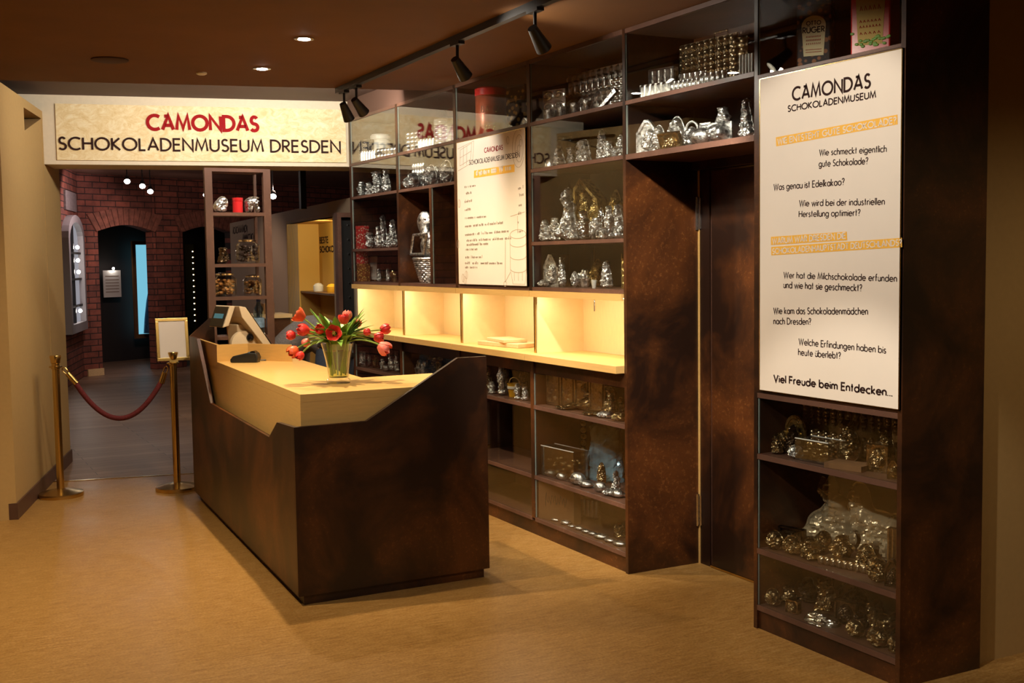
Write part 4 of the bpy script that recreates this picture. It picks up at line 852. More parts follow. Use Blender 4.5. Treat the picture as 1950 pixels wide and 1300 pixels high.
# faint drawings on the menu: bar mould, bean pod, barrel machine, loose beans
mb = MB(); f = shelf_frame(-.0102)
def sk(pts, wdt=.0028): stroke(mb, pts, wdt*.5, f, 0, .0007)
ox, oz = -6.85, 2.17
sk([(ox, oz+.02), (ox+.22, oz+.06), (ox+.24, oz+.19), (ox, oz+.16)]); sk([(ox+.03, oz+.05), (ox+.19, oz+.08), (ox+.21, oz+.18), (ox+.04, oz+.15), (ox+.03, oz+.05)])
for k in (.08, .13): sk([(ox+k, oz+.05), (ox+k+.01, oz+.17)])
sk([(ox+.03, oz+.10), (ox+.20, oz+.13)])
ox, oz = -6.02, 2.26
sk(arc(ox, oz, .075, .11, 60, 330, 16)); sk(arc(ox+.01, oz, .05, .08, 0, 360, 14))
for k in range(3): sk(circ(ox-.02+.025*k, oz-.03+.03*k, .014, .02))
sk(circ(ox-.13, oz+.06, .014, .022))
ox, oz = -6.04, 1.56
for z in (0, .075, .15, .2): sk(arc(ox, oz+z, .10, .022, 180, 360, 12), .004)
sk([(ox-.10, oz+.2), (ox-.10, oz)]); sk([(ox+.10, oz+.2), (ox+.10, oz)]); sk([(ox-.10, oz), (ox-.07, oz-.09), (ox+.08, oz-.09), (ox+.10, oz)])
sk(arc(ox, oz+.2, .10, .03, 180, 0, 12), .004); sk([(ox, oz+.22), (ox, oz+.31)]); sk([(ox-.09, oz+.31), (ox+.09, oz+.33)], .004); sk([(ox-.17, oz-.08), (ox-.16, oz+.17)], .005); sk([(ox-.17, oz-.08), (ox-.10, oz-.02)], .004)
for k in range(3): sk([(ox-.05+.05*k, oz-.07), (ox-.05+.05*k, oz-.02)])
sk(circ(ox-.17, oz-.09, .02, .015))
for a, b in ((-6.80, 1.50), (-6.75, 1.52), (-6.77, 1.485), (-6.84, 1.98), (-6.865, 1.72)): sk(circ(a, b, .018, .026)); sk([(a, b-.024), (a+.004, b+.022)])
wpart('sketches', mb, M['faint'], mp_)

# ------------------------------------------------------------------ sign on the beam
sg = thing('museum_sign', 'wide cream sign with red and dark lettering over the opening', 'sign', sign_pt(-1.05, .006, 2.40))
sg.rotation_euler = (0, 0, R(-12))
def spart(name, mb, m):   # built straight in the sign's own frame
    return mb.build(name, m, sg)
def sl(v, d): return (v[0]+1.05, -(d-.006), v[1]-2.40)
spart('board', MB().box(-1.135, 1.052, -.006, .006, .012, .434), M['canvas'])
for idx, (m_, nm) in enumerate(((M['redink'], 'red_lettering'), (M['ink'], 'lettering'))):
    s, (l0, z0_, l1, z1_, cap), wt = SIGN_TEXT[idx]
    mb = MB(); text_line(mb, s, (-l0, z0_), (-l1, z1_), cap, wt, sl, .012, .020); spart(nm, mb, m_)
# ------------------------------------------------------------------ reception counter
ct = thing('reception_counter', 'dark rust patterned reception counter with light wooden inner top', 'counter', (-1.64, 5.228, 0))
CX, CY = -1.64, 5.228
LD = Vector((math.cos(R(87.03)), math.sin(R(87.03)))); LN = Vector((LD.y, -LD.x))
def cl(s, d): p = Vector((CX, CY))+LD*s+LN*d; return (p.x, p.y)
def clw(s, d, z): p = cl(s, d); return (p[0], p[1], z)
# outer left panel with its cut-out; polygon in (s along, z)
FL = Matrix(((LD.x, 0, -LN.x, CX), (LD.y, 0, -LN.y, CY), (0, 1, 0, 0), (0, 0, 0, 1)))   # local x along, y up, z outwards
S1 = 2.83
wpart('side_panel', MB().prism([(0, .045), (S1, .045), (S1, 1.12), (2.56, 1.12), (2.13, .735), (.52, .735), (.34, .832), (0, .85)], FL, -.022, 0), M['board'], ct)
FF = Matrix(((1, 0, 0, CX), (0, 0, -1, CY), (0, 1, 0, 0), (0, 0, 0, 1)))                 # front: local x right, y up, z towards the viewer
wpart('front_panel', MB().prism([(0, .045), (1.007, .045), (1.007, 1.131), (.848, 1.131), (.36, .852), (0, .85)], FF, -.022, 0), M['board'], ct)
rb = cl(S1, 0)
wpart('end_panel', MB().prism([(0, .045), (.62, .045), (.62, .93), (.17, .93), (.17, 1.24), (.14, 1.24), (0, 1.12)], Matrix(((1, 0, 0, rb[0]), (0, 0, -1, rb[1]), (0, 1, 0, 0), (0, 0, 0, 1))), -.022, 0), M['board'], ct)
pl = MB()
pl.prism([cl(.012, .03), cl(S1-.02, .03), cl(S1-.02, .05), cl(.012, .05)], Matrix.Identity(4), 0, .05)
pl.box(CX+.03, CX+.98, CY+.012, CY+.03, 0, .05)
wpart('plinth', pl, M['board'], ct)
# wooden tray: low run with an L return at the front, raised rear part
ZT = .997
lowpoly = [cl(.045, .045), cl(2.10, .045), cl(2.10, .545), (-1.070, 5.850), (-.660, 5.850), (-.660, 5.262)]
tp = MB().prism(lowpoly, Matrix.Identity(4), ZT-.038, ZT)
wpart('countertop', tp, M['beech'], ct, bevel=.0012)
ap = MB()
ap.prism([cl(.045, .045), cl(2.66, .045), cl(2.66, .063), cl(.063, .063)], Matrix.Identity(4), .60, ZT-.038)      # left apron
ap.prism([cl(.045, .045), (-.660, 5.262), (-.660, 5.280), cl(.063, .063)], Matrix.Identity(4), .60, ZT-.038)      # front apron
wpart('apron', ap, M['beech'], ct)
st = MB()
st.prism([cl(2.10, .045), cl(2.79, .045), cl(2.79, .063), cl(2.10, .063)], Matrix.Identity(4), ZT-.05, 1.104)
st.prism([cl(2.10, .063), cl(2.118, .063), cl(2.118, .24), cl(2.10, .24)], Matrix.Identity(4), ZT, 1.104)
st.prism([cl(2.10, .24), cl(2.118, .24), cl(1.86, .46), cl(1.842, .46)], Matrix.Identity(4), ZT, 1.104)
wpart('raised_edge', st, M['beech'], ct)
wpart('rear_top', MB().prism([cl(2.10, .063), cl(2.79, .063), cl(2.79, .545), cl(2.10, .545)], Matrix.Identity(4), .90, .93), M['beech'], ct)
inn = MB()
inn.prism([cl(.60, .53), cl(2.79, .53), cl(2.79, .545), cl(.60, .545)], Matrix.Identity(4), .0, ZT-.038)
inn.box(-1.070, -.66, 5.835, 5.85, 0, ZT-.038)
wpart('inner_panel', inn, M['beech'], ct)
wpart('right_panel', MB().box(-.655, -.635, 5.25, 5.85, .045, .94), M['board'], ct)

# ------------------------------------------------------------------ vase and tulips
VX, VY = -1.267, 5.658
va = thing('glass_vase', 'tall flared glass vase of tulips on the wooden counter', 'vase', (VX, VY, ZT+.001))
pf = [(.001, .006), (.056, .006), (.058, 0), (.060, .004), (.058, .018), (.050, .026), (.053, .06), (.062, .12), (.076, .18), (.084, .205)]
wpart('vessel', MB().lathe([(r, z+ZT) for r, z in [(.001, .001), (.060, .001), (.061, .016), (.052, .024), (.055, .06), (.064, .12), (.078, .18), (.086, .205), (.0835, .205), (.0755, .18), (.0615, .12), (.0525, .06), (.049, .030), (.001, .028)]], (VX, VY, 0), 28), M['jarglass'], va, smooth=True)
wpart('water', MB().lathe([(.001, .030+ZT), (.047, .031+ZT), (.051, .06+ZT), (.060, .12+ZT), (.069, .165+ZT), (.001, .165+ZT)], (VX, VY, 0), 24), M['water'], va, smooth=True)
def bez(p0, p1, p2, n=9):
    return [Vector(p0)*(1-t)**2+Vector(p1)*2*t*(1-t)+Vector(p2)*t*t for t in (i/n for i in range(n+1))]
def leaf_mesh(mb, pts, wid, nrm):
    n = len(pts)-1; vs = []; fs = []
    for i, p in enumerate(pts):
        t = i/n; d = (pts[min(i+1, n)]-pts[max(i-1, 0)]).normalized(); s = d.cross(nrm).normalized()
        w_ = wid*(math.sin(math.pi*min(1, t*.92+.08))**.8)*(1-.2*t)+.0008; fold = nrm.cross(s)*0+nrm*w_*.35
        vs += [p-s*w_+fold, p, p+s*w_+fold, p-s*w_+fold*1+nrm*.0012, p+nrm*.0012, p+s*w_+fold+nrm*.0012]
    for i in range(n):
        a, b = i*6, (i+1)*6
        fs += [(a, b, b+1, a+1), (a+1, b+1, b+2, a+2), (a+3, a+4, b+4, b+3), (a+4, a+5, b+5, b+4), (a, a+3, b+3, b), (a+2, b+2, b+5, a+5)]
    mb.add(vs, fs)
def tulip(head, kind, openness, label, leaves, size=.030):
    h = Vector(head); hx_ = Vector((h.x-VX, h.y-VY, 0)); hx_ = hx_.normalized()*(.010+.11*min(.24, hx_.length)) if hx_.length > .001 else hx_; base = Vector((VX+hx_.x, VY+hx_.y, ZT+.036+.02*random.random()))
    out = Vector((h.x-VX, h.y-VY, 0)); o_ = out.normalized() if out.length > .02 else Vector((0, -1, 0))
    rim = Vector((VX, VY, ZT+.21))+o_*.055
    t = thing('tulip', label, 'tulip', base, group='tulips in the glass vase')
    low = h.z < ZT+.22
    mid = rim+Vector((0, 0, .05 if not low else .03))+o_*(.02 if not low else .07)
    axis = (h-mid).normalized()*.8+o_*.25+Vector((0, 0, .12 if not low else -.25)); axis.normalize()
    hb = h-axis*size*.9
    pts = [base+(rim-base)*k/4 for k in range(5)]+bez(rim, mid, hb, 8)[1:]
    wpart('stem', MB().tube(pts, .0045, 7), M['stem'], t, smooth=True)
    z = axis; x = z.cross(Vector((.3, .2, .9))).normalized(); y = z.cross(x)
    m = Matrix((x, y, z)).transposed()
    pm = MB()
    for ring in range(2):
        for k in range(3):
            a0 = 2*math.pi*(k+.5*ring)/3; hw = .68; N = 6; K = 5; vs = []; fs = []
            for i in range(N+1):
                u = i/N
                rr = size*(.16+.80*math.sin(math.pi*min(1, .12+u*(.80-.24*openness)))**.8)*(1+openness*u*u*.9)-(1-ring)*.0015
                zz = size*(-.05+2.0*u*(1-.22*openness*u))
                tip = (1-max(0, u-.62)/.38)**.55 if u > .62 else 1
                for j in range(K+1):
                    a = a0+hw*(j/K*2-1)*(.75+.25*tip)*tip*(1.15 if u < .3 else 1)
                    r2 = rr*(1+.06*abs(j/K*2-1)) if openness < .4 else rr
                    vs.append(h-z*size*.9+m @ Vector((r2*math.cos(a), r2*math.sin(a), zz)))
            nn = len(vs); c0_ = h
            vs += [v+(h-v)*.045 for v in vs]
            for i in range(N):
                for j in range(K):
                    a, b = i*(K+1)+j, (i+1)*(K+1)+j; fs += [(a, a+1, b+1, b), (nn+a, nn+b, nn+b+1, nn+a+1)]
            for i in range(N):
                for j in (0, K):
                    a, b = i*(K+1)+j, (i+1)*(K+1)+j; fs.append((a, b, nn+b, nn+a))
            for j in range(K):
                a = N*(K+1)+j; fs.append((a, a+1, nn+a+1, nn+a)); fs.append((j, nn+j, nn+j+1, j+1))
            pm.add(vs, fs)
    fl = wpart('flower', pm, M[kind], t, smooth=True)
    if openness > .5:
        sm = MB()
        for k in range(6): a = k*math.pi/3; sm.tube([h-z*size*.6, h+m @ Vector((size*.3*math.cos(a), size*.3*math.sin(a), size*.35))], [.0012, .0022], 5)
        sm.tube([h-z*size*.8, h+z*size*.3], .003, 6); wpart('stamens', sm, M['pollen'], t)
    for k in range(leaves):
        a = math.atan2(o_.y, o_.x)+random.uniform(-1.2, 1.2); d = Vector((math.cos(a), math.sin(a), 0))
        r0 = Vector((VX, VY, ZT+.17))+d*.03; ln = random.uniform(.11, .18); up = random.uniform(.35, 1.15) if not low else random.uniform(-.15, .5)
        tip = r0+Vector((0, 0, .05))+d*ln*(1.15-up*.45)+Vector((0, 0, ln*up*.85)); ctl = r0+Vector((0, 0, .09))+d*.02
        lm = MB(); leaf_mesh(lm, bez(r0, ctl, tip, 9), random.uniform(.022, .033), (Vector((0, 0, 1))*.5-d*.6).normalized()); wpart('leaf', lm, M['leaf'], t, smooth=True)
TU = [((-1.443, 5.73, 1.346), 'petalo', .7, 'wide open orange tulip, highest on the register side', .035), ((-1.447, 5.662, 1.277), 'petal', .15, 'large closed red tulip just below the orange one', .034), ((-1.379, 5.754, 1.261), 'petal', .1, 'small half hidden red tulip behind the large red one', .022), ((-1.378, 5.596, 1.28), 'petal', .3, 'dark red tulip bud in the upper middle facing forward', .026), ((-1.328, 5.535, 1.262), 'petal', 1.0, 'open dark red tulip showing its yellow centre', .029), ((-1.245, 5.617, 1.327), 'petal', .35, 'bright red tulip at the top under the pink bud', .030), ((-1.198, 5.698, 1.341), 'petalp', .1, 'topmost pink tulip bud', .028), ((-1.156, 5.669, 1.3), 'petal', .15, 'red tulip against the dark post by the lit niche', .025), ((-1.134, 5.584, 1.257), 'petal', .1, 'small deep red bud on the shelf side', .021), ((-1.016, 5.629, 1.266), 'petal', .2, 'tall double red tulip farthest out on the shelf side', .030), ((-1.067, 5.59, 1.227), 'petal', .2, 'red tulip just above the big drooping pink one', .030), ((-1.069, 5.513, 1.175), 'petalp', .35, 'big pink tulip drooping lowest on the shelf side', .038), ((-1.493, 5.719, 1.249), 'petal', .1, 'red tulip reaching farthest out on the register side', .027), ((-1.504, 5.653, 1.171), 'petalo', .3, 'striped orange tulip drooping low on the register side', .032), ((-1.479, 5.622, 1.151), 'petal', .1, 'lowest red tulip with narrow leaf under the striped one', .024), ((-1.392, 5.787, 1.203), 'petalp', .3, 'faint pink tulip half hidden behind the stems', .024)]
for i, (h, k, op, lb, s_) in enumerate(TU): tulip(h, k, op, lb, 3, s_*.92)

# ------------------------------------------------------------------ things on the counter
cr = thing('card_reader', 'black payment card reader lying on the wooden counter', 'card reader', (-1.345, 7.18, ZT+.001), R(58))
def lp(name, mb, m, root, **k): return mb.build(name, m, root, **k)
body = MB().prism([(-.085, .0), (.085, .0), (.088, .018), (.07, .040), (-.03, .062), (-.08, .060), (-.092, .03)], Matrix(((0, 0, 1, 0), (1, 0, 0, 0), (0, 1, 0, 0), (0, 0, 0, 1))), -.036, .036)
lp('body', body, M['black'], cr, bevel=.006)
lp('display', MB().box(-.026, .026, -.07, -.025, .061, .064), M['lcd'], cr)
kp = MB()
for i in range(3):
    for j in range(4): kp.box(-.024+.018*i, -.012+.018*i, -.012+.018*j, 0+.018*j, .045-.0065*j, .056-.0065*j)
lp('keypad', kp, M['grey'], cr)
lp('paper_cover', MB().cyl((-.03, -.055, .05), (.03, -.055, .05), .022), M['screen'], cr, smooth=True)
cb_ = MB().tube(bez((-1.30, 7.24, ZT+.006), (-1.20, 7.18, ZT+.006), (-1.12, 7.22, ZT+.006), 8)+[Vector((-1.08, 7.28, ZT+.006))], .004, 6).build('reader_cable', M['black'], smooth=True); tag(cb_, 'thin black cable running from the card reader', 'cable')
tm = thing('till_terminal', 'cream till terminal with tilted screen and customer display', 'till', (-1.20, 7.74, .931), R(14))
def side(poly, x0, x1): return MB().prism(poly, Matrix(((0, 0, 1, 0), (1, 0, 0, 0), (0, 1, 0, 0), (0, 0, 0, 1))), x0, x1)
# in the till's frame: x runs along the clerk's view, screen slopes from upper left to lower right in the photo
def xz(poly, y0, y1): return MB().prism(poly, Matrix(((1, 0, 0, 0), (0, 0, -1, 0), (0, 1, 0, 0), (0, 0, 0, 1))), y0, y1)
lp('screen_housing', xz([(-.12, .405), (-.07, .395), (.135, .105), (.125, .085), (.085, .10), (-.10, .33)], -.16, .16), M['ivory'], tm, bevel=.004)
lp('touch_screen', xz([(-.066, .396), (-.055, .388), (.150, .100), (.138, .100)], -.15, .15), M['screen'], tm)
cd = lp('customer_display', xz([(-.205, .265), (-.165, .275), (-.115, .400), (-.150, .405)], -.10, .10), M['ivory'], tm, bevel=.004)
lp('display_glass', xz([(-.2085, .272), (-.2055, .270), (-.155, .398), (-.158, .400)], -.09, .09), M['screen'], cd)
lp('digits', xz([(-.191, .324), (-.1885, .323), (-.177, .353), (-.1795, .354)], -.06, .06), M['lcd'], cd)
lp('stand', xz([(-.13, .0), (.10, .0), (.12, .05), (.05, .10), (-.02, .28), (-.09, .28), (-.08, .10), (-.13, .06)], -.07, .07), M['ivory'], tm, bevel=.008)
hb = MB().cyl((-.155, -.05, .165), (-.125, -.05, .165), .07, .07, 22); lp('rear_hub', MB().lathe([(.001, -.025), (.085, -.025), (.092, -.01), (.092, .02), (.001, .03)], (-.06, -.085, .145), 24, Matrix.Rotation(R(90), 3, 'X')), M['ivory'], tm, smooth=True)
kn = MB()
for (x, z) in ((-.02, .19), (-.075, .10)): kn.sphere((x, -.112, z), .026)
lp('lock_knob', kn, M['screen'], tm, smooth=True)
for nm, lb, cat, loc, rz, dims, mm in (('cash_drawer', 'black cash drawer tucked behind the raised wooden edge', 'drawer', (-1.36, 7.50, .931), -3, (.16, .15, .14), 'black'), ('keyboard_tray', 'flat black keyboard at the foot of the till', 'keyboard', (-1.09, 7.46, .998), 40, (.20, .07, .018), 'screen'), ('ticket_printer', 'small dark ticket printer beside the till', 'printer', (-1.05, 7.96, .931), 3, (.13, .10, .15), 'black')):
    mb = MB().box(-dims[0]/2, dims[0]/2, -dims[1]/2, dims[1]/2, 0, dims[2])
    o = mb.build(nm, M[mm], bevel=.004); o.location = loc; o.rotation_euler = (0, 0, R(rz)); tag(o, lb, cat)
    if nm == 'keyboard_tray':
        k = MB()
        for i in range(10):
            for j in range(3): k.box(-.092+.0185*i, -.077+.0185*i, -.028+.019*j, -.013+.019*j, .018, .022)
        k.build('keys', M['black'], o)
    if nm == 'ticket_printer': MB().box(-.04, .04, -.045, -.03, .15, .20).build('paper_slip', M['white'], o)
    if nm == 'cash_drawer': MB().box(-.01, .01, -.079, -.075, .06, .085).build('lock', M['chrome'], o)

# ------------------------------------------------------------------ open rack behind the counter with its jars
rk = thing('open_rack', 'slim open brown rack of jars behind the till', 'shelf', (-1.10, 8.25, 0))
for x in (-1.303, -.889):
    wpart('post', MB().box(x-.026, x+.026, 8.18, 8.22, 0, 2.28), M['edge'], rk)
for z in (2.28, 1.972, 1.612, 1.380, 1.10): wpart('shelf_board', MB().box(-1.277, -.915, 8.18, 8.42, z-.024, z), M['edge'], rk)
wpart('back_rail', MB().box(-.925, -.905, 8.40, 8.42, 0, 2.256), M['edge'], rk)
def jar(name, label, x, y, z, r, h, fill, sq=False):
    t = thing(name, label, 'jar', (x, y, z))
    wpart('vessel', MB().lathe([(.001, z), (r*.92, z), (r, z+.02), (r, z+h*.74), (r*.72, z+h*.86), (r*.70, z+h*.88), (r*.66, z+h*.88), (r*.68, z+h*.85), (r*.95, z+h*.73), (r*.95, z+.022), (r*.9, z+.008), (.001, z+.008)], (x, y, 0), 26), M['jarglass'], t, smooth=True)
    wpart('lid', MB().lathe([(.001, z+h*.885), (r*.76, z+h*.885), (r*.78, z+h*.95), (r*.5, z+h*.985), (r*.16, z+h), (.001, z+h)], (x, y, 0), 24), M['chrome'], t, smooth=True)
    f = MB(); rng = random.Random(int(x*1000))
    n = 60
    for k in range(n):
        a = rng.uniform(0, 6.28); q = rng.uniform(.3, .86)*r; zz = z+.016+rng.uniform(0, 1)*h*.6
        f.sphere((x+q*math.cos(a), y+q*math.sin(a), zz), rng.uniform(.009, .014), 6, 4, 1.3, 1, .8)
    o = wpart('sweets', f, M[fill], t); o['kind'] = 'stuff'; return t
M['choc2'] = mat('amber_sweets', (.42, .19, .06), .3, .3, nscale=30, var=.7, bmp=.3)
M['choc3'] = mat('dark_sweets', (.07, .045, .035), .25, .4, nscale=30, var=.9, bmp=.3)
jar('sweet_jar', 'big glass jar of dark sweets alone on the middle rack shelf', -1.015, 8.29, 1.613, .084, .175, 'choc3')
jar('sweet_jar', 'wide glass jar of amber sweets at the hall side of the rack', -1.185, 8.29, 1.381, .082, .170, 'choc2')
jar('sweet_jar', 'glass jar of brown sweets next to the rack post', -.985, 8.29, 1.381, .066, .150, 'choc')
bt = thing('water_bottle', 'blue tinted plastic bottle below the lowest jars', 'bottle', (-.945, 8.29, 1.10))
wpart('vessel', MB().lathe([(.001, 1.101), (.036, 1.101), (.040, 1.12), (.040, 1.25), (.034, 1.29), (.016, 1.32), (.014, 1.345), (.001, 1.345)], (-.945, 8.29, 0), 20), M['bottle'], bt, smooth=True)
wpart('cap', MB().lathe([(.016, 1.335), (.016, 1.358), (.001, 1.359)], (-.945, 8.29, 0), 16), mat('blue_cap', (.05, .08, .4), .4), bt, smooth=True)
wpart('label_band', MB().lathe([(.0407, 1.15), (.0407, 1.22)], (-.945, 8.29, 0), 20), mat('bottle_label', (.25, .4, .62), .5, nscale=25, var=.5), bt, smooth=True)
bg = thing('tan_bag', 'tan leather handbag on the low rack shelf', 'bag', (-1.10, 8.27, 1.10))
wpart('body', MB().prism([(-.085, 0), (.085, 0), (.09, .07), (.05, .105), (-.05, .105), (-.09, .07)], Matrix(((1, 0, 0, -1.10), (0, 0, -1, 8.24), (0, 1, 0, 1.101), (0, 0, 0, 1))), -.03, .03), M['orangebag'], bg, bevel=.01)
wpart('handle', MB().tube([Vector((-1.15, 8.24, 1.20)), Vector((-1.14, 8.24, 1.25)), Vector((-1.10, 8.24, 1.27)), Vector((-1.06, 8.24, 1.25)), Vector((-1.05, 8.24, 1.20))], .008, 8), M['orangebag'], bg, smooth=True)
# low back desk seen past the rack
bd = thing('back_desk', 'low brown desk with a pale top edge behind the rack', 'desk', (-.66, 9.1, 0))
wpart('top', MB().box(-.95, -.50, 8.93, 9.25, 1.18, 1.21), M['pale'], bd)
wpart('front', MB().box(-.94, -.51, 8.95, 8.97, 0, 1.18), M['board'], bd); wpart('side', MB().box(-.53, -.51, 8.97, 9.24, 0, 1.18), M['board'], bd); wpart('side', MB().box(-.94, -.92, 8.97, 9.24, 0, 1.18), M['board'], bd)
db = MB().box(-.045, .045, -.04, .04, 0, .085).build('dark_box', M['woodb'], bevel=.003); db.location = (-.66, 9.06, 1.21); tag(db, 'small dark brown box on the back desk', 'box')

# ------------------------------------------------------------------ person bending behind the counter
def skin_mesh(name, chains, m, parent=None, sub=2):
    vs = []; es = []; rs = []; idx = {}
    for ch in chains:
        prev = None
        for p, r in ch:
            key = tuple(round(c, 4) for c in p)
            if key not in idx: idx[key] = len(vs); vs.append(p); rs.append(r)
            i = idx[key]
            if prev is not None and prev != i: es.append((prev, i))
            prev = i
    me = bpy.data.meshes.new(name); me.from_pydata(vs, es, []); me.materials.append(m)
    o = bpy.data.objects.new(name, me); C.objects.link(o)
    s = o.modifiers.new('skin', 'SKIN'); s.use_smooth_shade = True
    if not me.skin_vertices: 
        bm = bmesh.new(); bm.from_mesh(me); bm.verts.layers.skin.verify(); bm.to_mesh(me); bm.free()
    for i, sv in enumerate(me.skin_vertices[0].data): sv.radius = rs[i] if isinstance(rs[i], tuple) else (rs[i], rs[i])
    me.skin_vertices[0].data[0].use_root = True
    u = o.modifiers.new('subdivision', 'SUBSURF'); u.levels = sub; u.render_levels = sub
    if parent is not None: o.parent = parent
    return o
def person():
    ox, oy = -.43, 8.16
    ca, sn_ = math.cos(R(-48)), math.sin(R(-48))
    P = lambda x, y, z: (ox+x*ca-y*sn_, oy+x*sn_+y*ca, z)
    pel = P(0, 0, .98); w1 = P(-.08, 0, 1.07); ch = P(-.24, .0, 1.085); sh_ = P(-.36, 0, 1.02); nk = P(-.41, 0, .93); hd = P(-.44, 0, .85); hd2 = P(-.46, 0, .76)
    body = [[(pel, .10), (w1, .115), (ch, .125), (sh_, .115), (nk, .055), (hd, .085), (hd2, .07)]]
    for s in (-1, 1):
        hip = P(.015, s*.09, .92); kn = P(-.04, s*.11, .50); an = P(.05, s*.11, .09); to = P(-.10, s*.13, .05)
        body.append([(pel, .10), (hip, .080), (kn, .055), (an, .042), (to, .035)])
        sd = P(-.37, s*.17, .98); el = P(-.40, s*.21, .72); wr = P(-.42, s*.14, .52); pm = P(-.43, s*.12, .45)
        body.append([(sh_, .115), (sd, .062), (el, .043), (wr, .028), (pm, .026)])
        for k in range(4):
            b = P(-.435, s*(.095+.016*k), .425); c = P(-.45+.004*k, s*(.092+.017*k), .39-.004*(k == 1)); d = P(-.445, s*(.093+.017*k), .362-.006*(k in (1, 2)))
            body.append([(pm, .026), (b, .0095), (c, .0088), (d, .0075)])
        body.append([(pm, .026), (P(-.46, s*.09, .445), .0105), (P(-.48, s*.082, .415), .009)])
    o = skin_mesh('person', body, M['skin']); tag(o, 'person in a grey pullover and dark jeans bending down behind the counter', 'person')
    tor = [[(P(.02, 0, .985), .150), (w1, .150), (P(-.16, 0, 1.095), .150), (ch, .150), (sh_, .135), (P(-.40, 0, .985), .085)]]
    for s in (-1, 1):
        tor.append([(sh_, .135), (P(-.37, s*.175, .975), .080), (P(-.40, s*.21, .72), .058), (P(-.41, s*.15, .56), .044)])
    skin_mesh('pullover', tor, M['knit'], o)
    jn = [[(P(-.01, 0, 1.05), .135), (P(.005, 0, .99), .142), (P(.01, 0, .95), .140)]]
    for s in (-1, 1): jn.append([(P(.01, 0, .95), .140), (P(.015, s*.092, .90), .115), (P(-.04, s*.11, .50), .080), (P(.05, s*.11, .12), .062)])
    skin_mesh('jeans', jn, M['denim'], o)
    for s in (-1, 1):
        skin_mesh('shoe', [[(P(.06, s*.11, .06), .05), (P(-.04, s*.12, .05), .05), (P(-.14, s*.135, .042), .04)]], M['leather'], o)
    hr = MB().sphere(P(-.435, 0, .815), .100, 14, 10, 1, .92, 1.05); hr.build('hair', M['hair'], o, smooth=True)
    face = MB(); fx = -.60
    for s in (-1, 1): face.sphere(P(-.530, s*.032, .765), .010)
    face.build('eyes', M['white'], o, smooth=True)
    MB().sphere(P(-.540, 0, .735), .016, 10, 8, 1, .8, 1.3).build('nose', M['skin'], o, smooth=True)
    MB().sphere(P(-.525, 0, .706), .012, 10, 8, 1, 1.6, .4).build('mouth', mat('lips', (.35, .1, .08), .5), o)
    for s in (-1, 1): MB().sphere(P(-.45, s*.096, .785), .026, 10, 8, .8, .4, 1.1).build('ear', M['skin'], o, smooth=True)
    MB().lathe([(.156, 0), (.158, .03), (.146, .03), (.144, 0)], P(.005, 0, .955), 24, Matrix.Rotation(R(20), 3, 'Y')).build('belt', M['leather'], o, smooth=True)
person()

# ------------------------------------------------------------------ stanchions, rope, notice board
def stanchion(x, y, label):
    t = thing('rope_post', label, 'barrier post', (x, y, 0), group='brass rope posts')
    wpart('base', MB().lathe([(.001, 0), (.150, 0), (.152, .012), (.150, .028), (.08, .045), (.032, .055), (.001, .055)], (x, y, 0), 36), M['brass'], t, smooth=True)
    wpart('pole', MB().lathe([(.025, .05), (.025, .90)], (x, y, 0), 24), M['brass'], t, smooth=True)
    wpart('head', MB().lathe([(.026, .895), (.031, .90), (.031, .912), (.026, .917), (.026, .935), (.032, .94), (.033, .955), (.039, .985), (.036, .992), (.001, .992)], (x, y, 0), 24), M['brass'], t, smooth=True)
    wpart('collar', MB().lathe([(.028, .905), (.044, .908), (.044, .918), (.028, .921)], (x, y, 0), 24), M['brass'], t, smooth=True)
    return t
A_ = Vector((-2.300, 8.621, 0)); B_ = Vector((-1.538, 8.42, 0))
stanchion(A_.x, A_.y, 'brass rope post standing by the beige wall')
t2 = stanchion(B_.x, B_.y, 'brass rope post carrying a notice frame beside the counter')
rp = thing('barrier_rope', 'dark red velvet rope hanging between the two brass posts', 'rope', tuple((A_+B_)/2+Vector((0, 0, .5))))
dir_ = (B_-A_).normalized(); a0 = A_+dir_*.045+Vector((0, 0, .905)); b0 = B_-dir_*.045+Vector((0, 0, .885))
a1 = A_+dir_*.115+Vector((0, 0, .815)); b1 = B_-dir_*.075+Vector((0, 0, .80)); pts = []
for i in range(25):
    t = i/24; p = a1.lerp(b1, t); p.z -= .275*4*t*(1-t)*(1-.12*math.cos(2*math.pi*t)*0); pts.append(p)
wpart('cord', MB().tube(pts, .018, 12), M['rope'], rp, smooth=True)
for p, q in ((a0, a1), (b0, b1)):
    mb = MB().cyl(p.lerp(q, .45), q+(q-p).normalized()*.03, .019, .021, 14)
    ring = []
    for k in range(13):
        an = 2*math.pi*k/12; ring.append(p.lerp(q, .25)+(q-p).normalized()*.028*math.cos(an)+Vector((0, 0, 1)).cross(q-p).normalized()*0+dir_.cross((q-p).normalized()).cross((q-p).normalized()).normalized()*.014*math.sin(an))
    mb.tube(ring, .004, 6); wpart('snap_hook', mb, M['brass'], rp, smooth=True)
# notice frame on the second post
fx = B_.x; fy = B_.y-.02
tilt = Matrix.Translation((fx, fy, .930)) @ Matrix.Rotation(R(-4), 4, 'Z') @ Matrix.Rotation(R(-10), 4, 'X')
fm = MB()
for q in ((-.112, .112, 0, .022), (-.112, .112, .283, .305), (-.112, -.090, .022, .283), (.090, .112, .022, .283)): fm.box(q[0], q[1], -.008, .008, q[2], q[3], tilt)
nf = wpart('notice_frame', fm, M['brass'], t2, bevel=.002)
MB().box(-.090, .090, -.004, .004, .022, .283, tilt).build('blank_sheet', M['sheet'], nf, off=tuple(t2.location))
wpart('bracket', MB().box(-.03, .03, -.012, .012, -.012, .004, tilt), M['brass'], t2)

